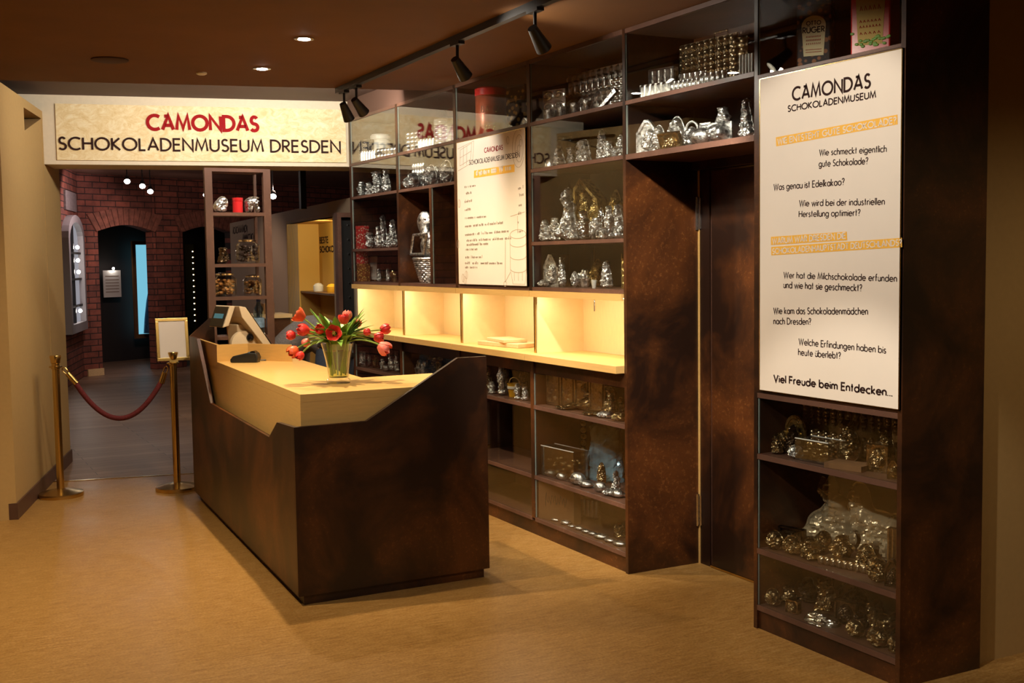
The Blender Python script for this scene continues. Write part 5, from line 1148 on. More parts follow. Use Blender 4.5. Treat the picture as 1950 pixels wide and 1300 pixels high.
# ------------------------------------------------------------------ ceiling: track and its spots, downlights, speaker
trk = MB().prism([(-.655, 7.35), (-.80, 1.0), (-.765, 1.0), (-.62, 7.35)], Matrix.Identity(4), 2.715, 2.75).build('light_track', M['black']); tag(trk, 'black ceiling track the four spotlights hang from', 'light track')
MB().prism([(-.6205, 7.34), (-.7655, 1.0), (-.764, 1.0), (-.619, 7.34)], Matrix.Identity(4), 2.72, 2.745).build('rail_edge', M['brass'], trk)
HN = ['spotlight at the far end of the track, before the sign', 'spotlight second from the far end of the track', 'black spotlight hanging alone mid track', 'black spotlight cut by the top edge of the photo']
for i, (x, y, tx, ty, tz) in enumerate(((-.64, 7.22, -.25, 7.5, 1.95), (-.645, 6.98, .05, 7.35, 1.95), (-.685, 5.40, -.02, 5.75, 1.95), (-.705, 4.55, -.02, 4.9, 1.95))):
    t = thing('track_spotlight', HN[i], 'spotlight', (x, y, 2.715), group='spotlights on the ceiling track')
    wpart('mount', MB().box(x-.018, x+.018, y-.05, y+.05, 2.700, 2.715).cyl((x, y, 2.70), (x, y, 2.625), .008), M['black'], t)
    p = Vector((x, y, 2.61)); dr = (Vector((tx, ty, tz))-p).normalized()
    wpart('lamp_head', MB().tube([p-dr*.03, p+dr*.085, p+dr*.09], [.022, .037, .038], 20), M['black'], t, smooth=True)
    wpart('lens', MB().tube([p+dr*.084, p+dr*.0905], .029, 18), M['lampw'] if False else emitter('spot_lens', (1, .85, .6), 4), t)
DN = ['recessed ceiling downlight straight above the counter', 'recessed ceiling downlight nearer the sign']
for i, (x, y) in enumerate(((-1.362, 5.784), (-1.304, 6.764))):
    t = thing('ceiling_downlight', DN[i], 'downlight', (x, y, 2.75), group='lit ceiling downlights')
    wpart('rim', MB().lathe([(.034, 2.752), (.050, 2.751), (.052, 2.746), (.036, 2.745)], (x, y, 0), 28), M['chrome'], t, smooth=True)
    wpart('lens', MB().lathe([(.001, 2.749), (.034, 2.747), (.030, 2.743), (.001, 2.740)], (x, y, 0), 24), M['lampw'], t)
for x, y in ((-1.33, 3.6), (-3.1, 6.3), (-3.1, 3.9), (-3.1, 1.5), (-1.33, 1.2)):   # the same row, outside the frame
    pass
sn = MB().lathe([(.001, 2.75), (.032, 2.75), (.032, 2.742), (.02, 2.735), (.001, 2.733)], (-1.59, 7.05, 0), 20).build('smoke_sensor', M['white'], smooth=True); tag(sn, 'small white sensor on the ceiling near the step', 'sensor')
spk = MB().lathe([(.001, 2.75), (.10, 2.75), (.10, 2.744), (.085, 2.741), (.001, 2.741)], (-2.15, 6.80, 0), 30).build('ceiling_speaker', mat('brown_grille', (.055, .02, .007), .7), smooth=True); tag(spk, 'round brown speaker grille in the ceiling', 'speaker')
# ------------------------------------------------------------------ chocolate moulds: outlines as unions of ellipses, pressed into relief
def ell(cx, cy, rx, ry, a=0, k=1): return (cx, cy, rx, ry, R(a), k)
SHAPES = {
 'rabbit': [ell(-.02, .24, .40, .25), ell(.10, .42, .26, .20, -20), ell(.14, .62, .17, .13), ell(.02, .84, .085, .19, 10), ell(-.10, .80, .07, .19, 20), ell(-.38, .14, .12, .10), ell(.22, .12, .22, .12)],
 'santa': [ell(0, .20, .44, .24), ell(0, .46, .36, .28), ell(0, .72, .24, .18), ell(.02, .89, .14, .13), ell(0, .06, .46, .10)],
 'figure': [ell(0, .82, .24, .16), ell(0, .55, .36, .24), ell(0, .26, .30, .26), ell(0, .06, .46, .09), ell(-.3, .5, .14, .2, 15), ell(.3, .5, .14, .2, -15), ell(0, .95, .20, .06)],
 'bear': [ell(0, .26, .44, .28), ell(.02, .56, .34, .22), ell(-.04, .80, .27, .18), ell(-.20, .92, .10, .08), ell(.14, .92, .10, .08), ell(.26, .38, .20, .16), ell(-.3, .12, .18, .13)],
 'bottle': [ell(0, .16, .44, .20), ell(0, .38, .36, .24), ell(0, .62, .24, .18), ell(0, .82, .15, .16), ell(0, .94, .18, .07)],
 'egg': [ell(0, .42, .48, .43), ell(0, .60, .36, .40)],
 'tree': [ell(0, .12, .46, .14), ell(0, .32, .38, .15), ell(0, .50, .30, .14), ell(0, .67, .22, .13), ell(0, .84, .13, .15)],
 'cone': [ell(0, .14, .48, .18), ell(0, .36, .36, .26), ell(0, .60, .24, .24), ell(0, .83, .12, .18)],
 'bell': [ell(0, .12, .48, .14), ell(0, .36, .42, .30), ell(0, .66, .34, .22), ell(0, .86, .26, .13)],
 'shell': [ell(-.05, .40, .46, .34, 25), ell(.12, .56, .34, .36, -10), ell(0, .16, .36, .17)],
 'fish': [ell(-.06, .46, .36, .40), ell(.36, .50, .15, .42), ell(-.3, .4, .2, .3)],
 'elephant': [ell(.0, .64, .38, .26), ell(-.32, .60, .17, .26), ell(-.42, .30, .08, .30), ell(-.2, .22, .10, .24), ell(.26, .22, .11, .24), ell(.05, .92, .3, .08)],
 'hen': [ell(-.28, .62, .20, .30, 8), ell(-.30, .88, .15, .12), ell(0, .34, .38, .26), ell(.34, .54, .18, .20, -35), ell(0, .10, .36, .12)],
 'lamb': [ell(-.30, .74, .20, .25, 10), ell(-.22, .50, .22, .25), ell(.12, .38, .40, .25), ell(-.14, .14, .10, .18), ell(.30, .14, .11, .18), ell(.42, .45, .1, .18)],
 'shoe': [ell(-.2, .30, .30, .30), ell(.25, .55, .24, .45), ell(.05, .35, .4, .3)],
 'ball': [ell(0, .5, .5, .5)],
 'shield': [ell(0, .60, .46, .38), ell(0, .30, .34, .32)],
 'bulge': [ell(0, .32, .44, .32)],
}
def field(prims, x, y):
    tot = 0
    for cx, cy, rx, ry, a, k in prims:
        dx, dy = x-cx, y-cy
        if a: dx, dy = dx*math.cos(a)+dy*math.sin(a), -dx*math.sin(a)+dy*math.cos(a)
        tot += math.exp(9*max(-8, 1-math.hypot(dx/rx, dy/ry)))
    return math.log(tot)/9
def relief(prims, w, h, T, flange=.10, seed=0, nx=22, rough=.35, back=True):
    """two sided pressed shell: front faces local -y, width along x, base at z=0"""
    ny = max(12, min(60, int(nx*h/max(w, .01)))); F = {}
    x0, x1, y0, y1 = -.62, .62, -.10, 1.10
    P = lambda i, j: (x0+(x1-x0)*i/nx, y0+(y1-y0)*j/ny)
    for i in range(nx+1):
        for j in range(ny+1): F[i, j] = field(prims, *P(i, j))+flange
    V = {}; vs = []; hs = []
    def vert(key, x, y):
        if key in V: return V[key]
        f = field(prims, x, y); t = .0025
        if f > 0:
            q = min(1, f*1.6); t = .0025+T*math.sqrt(max(0, 1-(1-q)**2))
            n = .8*noise.noise(Vector((x*7+seed*3.1, y*9, seed*1.7)))+.9*noise.noise(Vector((x*16, y*22+seed, 5.0)))
            t *= 1+rough*n
        V[key] = len(vs); vs.append((x*w, y*h)); hs.append(max(.0015, t)); return V[key]
    polys = []
    for i in range(nx):
        for j in range(ny):
            cs = [(i, j), (i+1, j), (i+1, j+1), (i, j+1)]; poly = []
            if max(F[c] for c in cs) <= 0: continue
            for k in range(4):
                a, b = cs[k], cs[(k+1) % 4]; fa, fb = F[a], F[b]
                if fa > 0: poly.append(vert(a, *P(*a)))
                if (fa > 0) != (fb > 0):
                    t = fa/(fa-fb); pa, pb = P(*a), P(*b); key = (min(a, b), max(a, b))
                    poly.append(vert(key, pa[0]+(pb[0]-pa[0])*t, pa[1]+(pb[1]-pa[1])*t))
            if len(poly) >= 3: polys.append(poly)
    zmin = min(v[1] for v in vs); zs = h/max(.01, (max(v[1] for v in vs)-zmin))
    xm = max(abs(v[0]) for v in vs); xs = (w/2)/xm
    n = len(vs); mb = MB(); bk = T*.6 if back else .0
    allv = [(x*xs, -t, (z-zmin)*zs) for (x, z), t in zip(vs, hs)]+[(x*xs, (t*.7 if back else .002), (z-zmin)*zs) for (x, z), t in zip(vs, hs)]
    fs = [tuple(p) for p in polys]+[tuple(n+i for i in reversed(p)) for p in polys]
    ec = {}
    for p in polys:
        for k in range(len(p)):
            a, b = p[k], p[(k+1) % len(p)]; ec[a, b] = 1
    for a, b in list(ec):
        if (b, a) not in ec: fs.append((b, a, n+a, n+b))
    mb.add(allv, fs); return mb
def hfield(w, h, fn, nx, ny, th=.006, z0=0):
    """plate with a height pattern on its front"""
    mb = MB(); vs = []; fs = []
    for j in range(ny+1):
        for i in range(nx+1):
            x, y = i/nx, j/ny; vs.append(((x-.5)*w, -fn(x, y), z0+y*h))
    n = len(vs); vs += [(a, th, c) for a, b, c in vs]; W = nx+1
    for j in range(ny):
        for i in range(nx):
            a = j*W+i; fs += [(a, a+1, a+1+W, a+W), (n+a, n+a+W, n+a+1+W, n+a+1)]
    for i in range(nx): fs += [(i, n+i, n+i+1, i+1), (ny*W+i, ny*W+i+1, n+ny*W+i+1, n+ny*W+i)]
    for j in range(ny): fs += [(j*W, (j+1)*W, n+(j+1)*W, n+j*W), (j*W+nx, n+j*W+nx, n+(j+1)*W+nx, (j+1)*W+nx)]
    return mb.add(vs, fs)
def cells(nx, ny, f):  # f(u,v) in one cell, u,v in -1..1
    return lambda x, y: f((x*nx % 1)*2-1 if x < 1 else 1, (y*ny % 1)*2-1 if y < 1 else 1)
def dome(u, v): return math.sqrt(max(0, 1-(u*u+v*v)/.72))
def rot_x(mb, deg, lift=0):
    m = Matrix.Rotation(R(deg), 3, 'X'); mb.v = [tuple(m @ Vector(p)) for p in mb.v]; return mb
NAMES = dict(ribtray='ribbed_tray', boxtin='square_tin', stack='ridged_canister', domes='praline_tray', card='info_card', rosettes='rosette_plate', cup='small_cup', hareplate='hare_plate', bar='flat_bar', glassdome='clear_dome', jar='clear_jar', splitegg='split_egg_mould', tilted='open_shell_mould', board='wooden_board', basket='basket_mould', tubes='cylinder_block', bigplate='praline_plate', ribs='fluted_block', house='plate_mould', tile='tile_mould', basketh='handled_egg_mould', square='block_mould', bulge='belly_mould', arch='arched_plate', acrylic='plastic_box', beads='bead_plate', longtray='relief_tray', fourpanel='panel_plate', pail='toy_pail', foil='foil_lump', bag='plastic_bag', carton='cardboard_carton', beadstring='bead_string')
def make_item(kind, w, h, m, seed, k):
    """returns [(part name, MB, material, smooth)], first entry is the thing's own mesh; front -y, base z=0"""
    T = max(.012, min(.05, w*.32)); mm = M[m]
    if kind in SHAPES and kind not in ('ball', 'bulge'):
        big = m == 'clearg'
        return [(None, relief(SHAPES[kind], w, h, min(T, .05), .14 if big else .12, seed, 36 if w > .1 else 28, .42), mm, True)]
    if kind == 'ball':
        r = w/2; b = MB().sphere((0, 0, h/2), r, 18, 12, 1, .8, h/w); q = []
        b.v = [tuple(Vector(p)*(1)+Vector((0, 0, 0))) for p in b.v]
        for p in b.v:
            n = 1+.05*noise.noise(Vector(p)*40+Vector((seed, 0, 0))); q.append((p[0]*n, p[1]*n, p[2]))
        b.v = q; b.lathe([(r*1.04, h*.48), (r*1.12, h*.49), (r*1.12, h*.52), (r*1.04, h*.53)], (0, 0, 0), 20, None, 1, .8); return [(None, b, mm, True)]
    if kind == 'domes':
        nx, ny = k['nx'], k['ny']; a = min(w/nx, h/ny)*.38
        return [(None, hfield(w, h, cells(nx, ny, lambda u, v: a*dome(u, v)), nx*6, ny*6), mm, True)]
    if kind == 'ribtray':
        b = hfield(w, h, cells(6, 1, lambda u, v: .012*max(0, 1-abs(u)*1.3)*(1 if abs(v) < .8 else 0)), 36, 6); b.box(-w/2, w/2, .0, .02, 0, h*.5); return [(None, b, mm, False)]
    if kind == 'ribs':
        n = k['nx']; return [(None, hfield(w, h, cells(n, 1, lambda u, v: .014*math.sqrt(max(0, 1-u*u))), n*8, 4, .02), mm, True)]
    if kind == 'boxtin':
        d = min(w, .05); b = MB().box(-w/2, w/2, -d/2, d/2, 0, h*.86)
        return [(None, b, mm, False), ('lid', MB().box(-w/2-.002, w/2+.002, -d/2-.002, d/2+.002, h*.86, h), mm, False)]
    if kind == 'stack':
        pr = []; n = 5; r = w/2
        for i in range(n): pr += [(r*.9, h*i/n), (r, h*(i+.12)/n), (r, h*(i+.75)/n), (r*.9, h*(i+.88)/n)]
        return [(None, MB().lathe(pr+[(r*.86, h)], (0, 0, 0), 28), mm, True)]
    if kind == 'card':
        d = w*.3; c = MB().prism([(-w*.34, h*.06), (w*.38, h*.06), (w*.48, h), (-w*.16, h)], Matrix(((1, 0, 0, 0), (0, 0, -1, 0), (0, 1, 0, 0), (0, 0, 0, 1))), -.002, .002)
        return [(None, c, mm if m != 'white' else M['sheet'], False), ('foot', MB().box(-w*.45, w*.45, -.02, .03, 0, h*.06), M['chrome'], False)] if m == 'white' else [(None, hfield(w, h, cells(1, 5, lambda u, v: .006*dome(u, v)), 8, 30), mm, True)]
    if kind == 'rosettes':
        def ros(u, v):
            q = math.hypot(u, v); return .016*max(0, 1-q)*(1+.5*math.cos(q*16+math.atan2(v, u)*2)) if q < .92 else .001
        return [(None, hfield(w, h, cells(2, 3, ros), 40, 60), mm, True)]
    if kind == 'cup': return [(None, MB().lathe([(w*.3, 0), (w*.34, .002), (w*.48, h*.92), (w*.5, h), (w*.44, h), (w*.3, h*.15), (.001, h*.12)], (0, 0, 0), 20), mm, True)]
    if kind == 'hareplate':
        pr = SHAPES['rabbit']
        def f(u, v):
            q = field(pr, u*.42, (v+.9)/1.8); return .022*math.sqrt(max(0, min(1, q*2))) if q > 0 else 0
        return [(None, hfield(w, h, cells(10, 2, f), 110, 44), mm, True)]
    if kind == 'bar': return [(None, MB().prism([(-w/2, 0), (-w/2+.02, -.004), (w/2, h-.02), (w/2-.012, h)], Matrix(((1, 0, 0, 0), (0, 0, -1, 0), (0, 1, 0, .004), (0, 0, 0, 1))), -.012, .012), mm, False)] if m != 'carton' else [(None, MB().box(-w/2, w/2, -.05, .05, 0, .022), mm, False)]
    if kind == 'glassdome': return [(None, MB().lathe([(w*.5, 0), (w*.48, h*.5), (w*.3, h*.9), (.001, h)], (0, 0, 0), 22, None, 1, .7), mm, True)]
    if kind == 'jar': return [(None, MB().lathe([(.001, 0), (w*.45, 0), (w*.47, .01), (w*.47, h*.78), (w*.36, h*.84), (w*.36, h*.86)], (0, 0, 0), 22), mm, True), ('lid', MB().lathe([(w*.40, h*.86), (w*.42, h*.88), (w*.42, h*.99), (.001, h)], (0, 0, 0), 22), mm, True)]
    if kind == 'splitegg':
        a = relief(SHAPES['egg'], w*.9, h*.95, T, .1, seed); a.v = [(x+w*.15, y, z+.0) for x, y, z in a.v]
        b = MB().box(-w*.45, w*.5, -.03, .02, h*.46, h*.52); a.add(b.v, b.f); return [(None, a, mm, True)]
    if kind == 'tilted':
        pts = [(-.45, .30), (-.40, .85), (-.18, 1.0), (.42, .66), (.5, .42), (.12, .05), (-.1, .0)]; b = MB(); F = Matrix(((w, 0, 0, 0), (0, 0, -1, 0), (0, h, 0, 0), (0, 0, 0, 1)))
        c = Vector((0, .48)); n = len(pts)
        for i in range(n):
            j = (i+1) % n; p, q = Vector(pts[i]), Vector(pts[j]); b.prism([tuple(p), tuple(q), tuple(q.lerp(c, .14)), tuple(p.lerp(c, .14))], F, -.05, .05)
        b.prism([tuple(Vector(p).lerp(c, .08)) for p in pts], F, -.055, -.03)
        e = relief(SHAPES['egg'], w*.42, h*.46, .03, .05, seed); e.v = [(x+w*.20, y-.0, z+h*.16) for x, y, z in e.v]; b.add(e.v, e.f)
        e = relief(SHAPES['bear'], w*.34, h*.5, .025, .05, seed); e.v = [(x-w*.20, y-.0, z+h*.34) for x, y, z in e.v]; b.add(e.v, e.f)
        return [(None, b, mm, False), ('stand_wire', MB().cyl((0, .03, -h*1.15), (0, .03, .05), .006), M['chrome'], True)]
    if kind == 'board': return [(None, MB().box(-w/2, w/2, -.008, .008, 0, h), mm, False)]
    if kind == 'basket':
        def wv(z, a): return 0
        b = MB(); pr = [(w*.30, 0), (w*.36, h*.06), (w*.46, h*.42), (w*.5, h*.5), (w*.44, h*.54), (.001, h*.5)]
        b.lathe(pr, (0, 0, 0), 26, None, 1, .7); rng = random.Random(seed)
        for q in range(9): b.sphere((rng.uniform(-.3, .3)*w, rng.uniform(-.15, .1)*w, h*(.56+.3*rng.random())), w*.16, 10, 7, 1, 1, 1.25)
        return [(None, b, mm, True)]
    if kind == 'tubes':
        n = k['nx']; t = MB()
        for i in range(n): t.cyl((w*(-.5+(i+.5)/n), 0, .01), (w*(-.5+(i+.5)/n), 0, h*.94), w/n*.36, None, 16)
        return [(None, MB().box(-w/2, w/2, -w/n*.5, w/n*.5, 0, h), mm, False), ('cylinders', t, M['silver'], True)]
    if kind == 'bigplate':
        b = MB(); g = .012
        for i in range(3):
            ww = (w-2*g)/3; p = hfield(ww, h*.92, cells(3, 7, lambda u, v: .020*dome(u, v)), 18, 42); p.v = [(x-w/2+ww/2+i*(ww+g), y, z) for x, y, z in p.v]; b.add(p.v, p.f)
        b.box(-w/2, w/2, .004, .012, 0, h*.93)
        return [(None, b, mm, True), ('handle', MB().tube([Vector((w*.12, .005, h*.92)), Vector((w*.12, .005, h)), Vector((w*.34, .005, h)), Vector((w*.34, .005, h*.92))], .005, 8), M['bronze'], True)]
    if kind in ('house', 'arch'):
        F = Matrix(((w, 0, 0, 0), (0, 0, -1, 0), (0, h, 0, 0), (0, 0, 0, 1)))
        if kind == 'house': pts = [(-.5, 0), (.5, 0), (.46, .58), (.05, 1.0), (-.15, 1.0), (-.5, .62)]
        else: pts = [(-.5, 0), (.5, 0), (.5, .6)]+[(.5*math.cos(math.pi*i/10), .6+.4*math.sin(math.pi*i/10)) for i in range(1, 10)]+[(-.5, .6)]
        b = MB().prism(pts, F, -.004, .004); n = len(pts)
        c = Vector((0, .42))
        for i in range(n):
            j = (i+1) % n; p, q = Vector(pts[i]), Vector(pts[j]); b.prism([tuple(p), tuple(q), tuple(q.lerp(c, .16)), tuple(p.lerp(c, .16))], F, .003, .014)
        e = relief(SHAPES['figure' if kind == 'arch' else 'shell'], w*.62, h*.62, .022, .02, seed); e.v = [(x, y-.004, z+h*.1) for x, y, z in e.v]; b.add(e.v, e.f); return [(None, b, mm, False)]
    if kind in ('square', 'tile'):
        b = MB().box(-w/2, w/2, -.006, .012, 0, h)
        for q in ((-w/2, w/2, 0, h*.08), (-w/2, w/2, h*.92, h), (-w/2, -w*.42, 0, h), (w*.42, w/2, 0, h)): b.box(q[0], q[1], -.016, 0, q[2], q[3])
        e = relief(SHAPES['bear' if seed % 2 else 'egg'], w*.74, h*.76, .022, .02, seed); e.v = [(x, y-.005, z+h*.12) for x, y, z in e.v]; b.add(e.v, e.f)
        if kind == 'tile': rot_x(b, 22); zm = min(p[2] for p in b.v); b.v = [(x, y, z-zm) for x, y, z in b.v]
        return [(None, b, mm, False)]
    if kind == 'basketh':
        e = relief(SHAPES['egg'], w*.8, h*.8, T, .1, seed); e.tube([Vector((-w*.2+w*.35*math.cos(a)+w*.2, .0, h*.70+h*.27*math.sin(a))) for a in [math.pi*i/10 for i in range(11)]], .006, 7); return [(None, e, mm, True)]
    if kind == 'bulge':
        b = MB().box(-w/2, w/2, -.004, .006, 0, h*.60); e = relief(SHAPES['ball'], w*.86, h*.54, .06, .05, seed, 24, .18); e.v = [(x, y-.004, z+h*.03) for x, y, z in e.v]; b.add(e.v, e.f)
        e = relief(SHAPES['bear'], w*.55, h*.46, .025, .06, seed); e.v = [(x+w*.14, y-.002, z+h*.55) for x, y, z in e.v]; b.add(e.v, e.f); return [(None, b, mm, True)]
    if kind == 'acrylic':
        d = .10; t = .003; b = MB().box(-w/2, w/2, -d/2, -d/2+t, 0, h).box(-w/2, w/2, d/2-t, d/2, 0, h).box(-w/2, -w/2+t, -d/2, d/2, 0, h).box(w/2-t, w/2, -d/2, d/2, 0, h).box(-w/2, w/2, -d/2, d/2, 0, t)
        c = MB(); rng = random.Random(seed)
        for q in range(22): c.sphere((rng.uniform(-.42, .42)*w, rng.uniform(-.034, .034), .02+rng.uniform(0, .5)*h), rng.uniform(.012, .022), 8, 6, 1.2, 1, .8)
        e = MB()
        for q in ((-w/2, w/2, -d/2-.001, -d/2+.003, h-.003, h+.001), (-w/2, w/2, d/2-.003, d/2+.001, h-.003, h+.001)): e.box(*q)
        return [(None, b, mm, False), ('contents', c, M['bronze'], True), ('rim', e, M['white'], False)]
    if kind == 'beads':
        b = MB().box(-w/2, w/2, 0, .006, 0, h)
        for i in range(14):
            x = -w/2+w*(i+.5)/14
            for zz in (.06, .56):
                for q in range(5): b.sphere((x, -.008, h*(zz+.018+.075*q)), w/14*.26*(1.15 if q % 2 else .9), 8, 6, 1, 1, 1.1)
        return [(None, b, mm, True)]
    if kind == 'longtray':
        b = MB().box(-w/2, w/2, -.04, .04, 0, .012)
        b2 = hfield(w, .035, cells(10, 1, lambda u, v: .007*dome(u, v)), 60, 6); b2.v = [(x, y-.04, z) for x, y, z in b2.v]; b.add(b2.v, b2.f); b.box(-w*.46, w*.46, -.03, .03, .012, .03); return [(None, b, mm, False)]
    if kind == 'fourpanel':
        b = MB().box(-w/2, w/2, 0, .006, 0, h)
        for i in range(4):
            x0 = -w/2+w*(i+.06)/4; x1 = -w/2+w*(i+.94)/4
            for q in ((x0, x1, .04*h, .08*h), (x0, x1, .92*h, .96*h), (x0, x0+.008, .04*h, .96*h), (x1-.008, x1, .04*h, .96*h)): b.box(q[0], q[1], -.012, 0, q[2], q[3])
            e = hfield((x1-x0)*.8, h*.8, lambda u, v: .007+.010*max(0, noise.noise(Vector((u*4+i*7, v*9, seed)))), 14, 30); e.v = [(x+(x0+x1)/2, y+.004, z+h*.1) for x, y, z in e.v]; b.add(e.v, e.f)
        return [(None, b, mm, False)]
    if kind == 'pail':
        r = w*.42
        return [(None, MB().lathe([(.001, 0), (r*.75, 0), (r, h*.66), (r*1.04, h*.68), (r*.96, h*.68), (r*.7, h*.03)], (0, 0, 0), 22), mm, True), ('white_band', MB().lathe([(r*.92, h*.40), (r*1.005, h*.42), (r*1.035, h*.54), (r*.97, h*.55)], (0, 0, 0), 22), M['white'], True), ('handle', MB().tube([Vector((r*math.cos(a), 0, h*.66+h*.33*math.sin(a))) for a in [math.pi*i/10 for i in range(11)]], .003, 6), M['chrome'], True)]
    if kind in ('foil', 'bag'):
        b = MB(); n1, n2 = 34, 24; vs = []; fs = []
        for j in range(n2+1):
            v = j/n2
            for i in range(n1):
                a = 2*math.pi*i/n1; z = v; r = (.5*(1-.25*z) if kind == 'bag' else .5*math.sqrt(max(0, 1-v*v)))
                c = Vector((math.cos(a)*r, math.sin(a)*r*.55, z)); nz = 1+.30*noise.noise(c*4+Vector((seed, 0, 0)))+.18*abs(noise.noise(c*10))
                if v == 0: nz = 1
                if j in (0, n2): r_ = .55 if j == n2 else 1
                else: r_ = 1
                vs.append((max(-w/2, min(w/2, c.x*w*nz*r_*.86)), max(-w*.3, min(w*.3, c.y*w*nz*r_*.86)), h*z*(1+.05*noise.noise(c*6))))
        for j in range(n2):
            for i in range(n1): i2 = (i+1) % n1; fs.append((j*n1+i, j*n1+i2, (j+1)*n1+i2, (j+1)*n1+i))
        fs += [tuple(range(n1-1, -1, -1)), tuple(n2*n1+i for i in range(n1))]; b.add(vs, fs); return [(None, b, mm, False)]
    if kind == 'carton':
        b = MB().box(-w/2, w/2, -.03, .03, 0, h); s = MB(); pts = [(-.3, .35)]+[(-.3+.6*i/24, .55+.12*math.sin(i*1.9)+.05*math.cos(i*.7)) for i in range(25)]
        stroke(s, [(x*w, y*h) for x, y in pts], .0018, lambda v, d: (v[0], -.0302-d, v[1]), 0, .0006)
        return [(None, b, mm, False), ('scribble', s, M['black'], False)]
    if kind == 'beadstring':
        b = MB()
        for i in range(8): b.sphere((0, 0, h*(i+.5)/8), h/17, 9, 6)
        return [(None, b, mm, True)]
    raise ValueError(kind)
PROTO = {}
for n_it, (kind, x, y, z, w_, h_, a_, m_, label, cat, group, k) in enumerate(ITEMS):
    nm = NAMES.get(kind, kind+'_mould')
    if m_ == 'clear' and kind in ('domes', 'glassdome', 'ribs'): m_ = 'frost'
    if kind in ('domes', 'ribtray', 'ribs', 'hareplate', 'rosettes', 'bigplate', 'longtray', 'fourpanel', 'beads') and m_ in ('silver', 'bronze'): m_ = 'tray' if m_ == 'silver' else 'traybronze'
    parts = make_item(kind, w_, h_, m_, n_it, k)
    o = None
    for pn, mb, mm, smooth in parts:
        q = mb.build(nm if pn is None else pn, mm, o, smooth)
        if pn is None:
            o = q; o.location = (x, y, z); o.rotation_euler = (0, 0, R(a_-90)); tag(o, label, cat, group)

# ------------------------------------------------------------------ single pieces: tins, basket hen
def round_tin():
    t = thing('round_tin', 'large round red brown tin above the menu poster', 'tin', (.12, 6.62, 2.396))
    wpart('body', MB().lathe([(.001, 2.396), (.098, 2.396), (.100, 2.40), (.100, 2.645), (.096, 2.65)], (.12, 6.62, 0), 36), M['redbrown'], t, smooth=True)
    wpart('lid', MB().lathe([(.097, 2.64), (.103, 2.645), (.103, 2.685), (.09, 2.695), (.001, 2.70)], (.12, 6.62, 0), 36), M['red'], t, smooth=True)
    mb = MB()
    def cyl_put(ang0, z0, r=.1003): return lambda v, d: (.12+(r+d)*math.cos(ang0+v[0]/r), 6.62+(r+d)*math.sin(ang0+v[0]/r), z0+v[1])
    for s, z0, hh in (('BA O', 2.535, .036), ('W E', 2.425, .036)):
        st, wid = layout(s)
        for p in st: stroke(mb, [(x_*hh-wid*hh/2, y_*hh) for x_, y_ in p], .0022, cyl_put(R(238), z0), 0, .0012)
    wpart('embossed_letters', mb, M['goldtin'], t)
round_tin()
gt = thing('square_tin', 'tall gold and black patterned square tin beside the round red brown tin', 'tin', (.09, 6.16, 2.396), R(20-90))
lp('body', MB().box(-.075, .075, -.055, .055, 0, .235), M['goldblack'], gt, bevel=.004); lp('lid', MB().box(-.07, .07, -.05, .05, .235, .25), M['black'], gt, bevel=.003)
def big_tin(label, y, x, w_, d_, h_, m_, a_):
    t = thing('chocolate_tin', label, 'tin', (x, y, 2.376), R(a_-90))
    lp('body', MB().box(-w_/2, w_/2, -d_/2, d_/2, 0, h_), m_, t, bevel=.006); lp('lid', MB().box(-w_/2-.003, w_/2+.003, -d_/2-.003, d_/2+.003, h_, h_+.022), m_, t, bevel=.003); return t
t = big_tin('black tin with a cream oval label above the question poster', 3.68, .125, .135, .125, .245, M['blacktin'], 38)
def plab(w2, z0, z1, yy, cut=.7, n=10):
    pts = [(-w2*.82, z0), (w2*.82, z0), (w2, z1-w2*.8)]+[(w2*math.cos(math.pi*i/n), z1-w2*.8+w2*.8*math.sin(math.pi*i/n)) for i in range(1, n)]+[(-w2, z1-w2*.8)]
    return MB().prism(pts, Matrix(((1, 0, 0, 0), (0, 0, -1, 0), (0, 1, 0, 0), (0, 0, 0, 1))), yy, yy+.0012)
lb = lp('label', plab(.048, .045, .205, .0625), mat('cream_label', (.70, .58, .34), .6), t)
def tin_text(root, lines, yy, m, nm):
    mb = MB()
    for s, xc, z0, cap, wt in lines:
        st, wid = layout(s)
        for p in st: stroke(mb, [(xc+(a-wid/2)*cap, z0+b*cap) for a, b in p], wt*cap/2, lambda v, d: (v[0], -yy-d, v[1]), 0, .0008)
    return mb.build(nm, m, root)
tin_text(t, [('OTTO', 0, .168, .015, .2), ('RÜGER', 0, .138, .021, .2)], .0637, M['ink'], 'lettering')
mb = MB()
for z0, n in ((.118, 5), (.104, 6), (.090, 4)):
    for i in range(n*2):
        stroke(mb, [(-.03+.06*(i+.2)/(n*2), z0), (-.03+.06*(i+.55)/(n*2), z0+.007)], .0012, lambda v, d: (v[0], -.0637-d, v[1]), 0, .0008)
for z0 in (.070, .060): stroke(mb, [(-.032, z0), (.032, z0)], .0012, lambda v, d: (v[0], -.0637-d, v[1]), 0, .0006)
mb.build('small_print', M['redink'], t)
t = big_tin('tall bright red tin with golden label above the question poster', 3.355, .125, .150, .140, .32, M['red'], 30)
lp('label', plab(.056, .035, .27, .070), mat('golden_label', (.52, .33, .07), .6), t)
lf = MB(); rng = random.Random(3)
for i in range(26):
    x_ = rng.uniform(-.07, .07); z_ = .03+rng.uniform(0, .045)*(.4+abs(x_)/.07)
    lf.sphere((x_, -.073, z_), .008, 7, 5, 1, .25, .7)
lp('garland', lf, M['leaf'], t)
mb = MB()
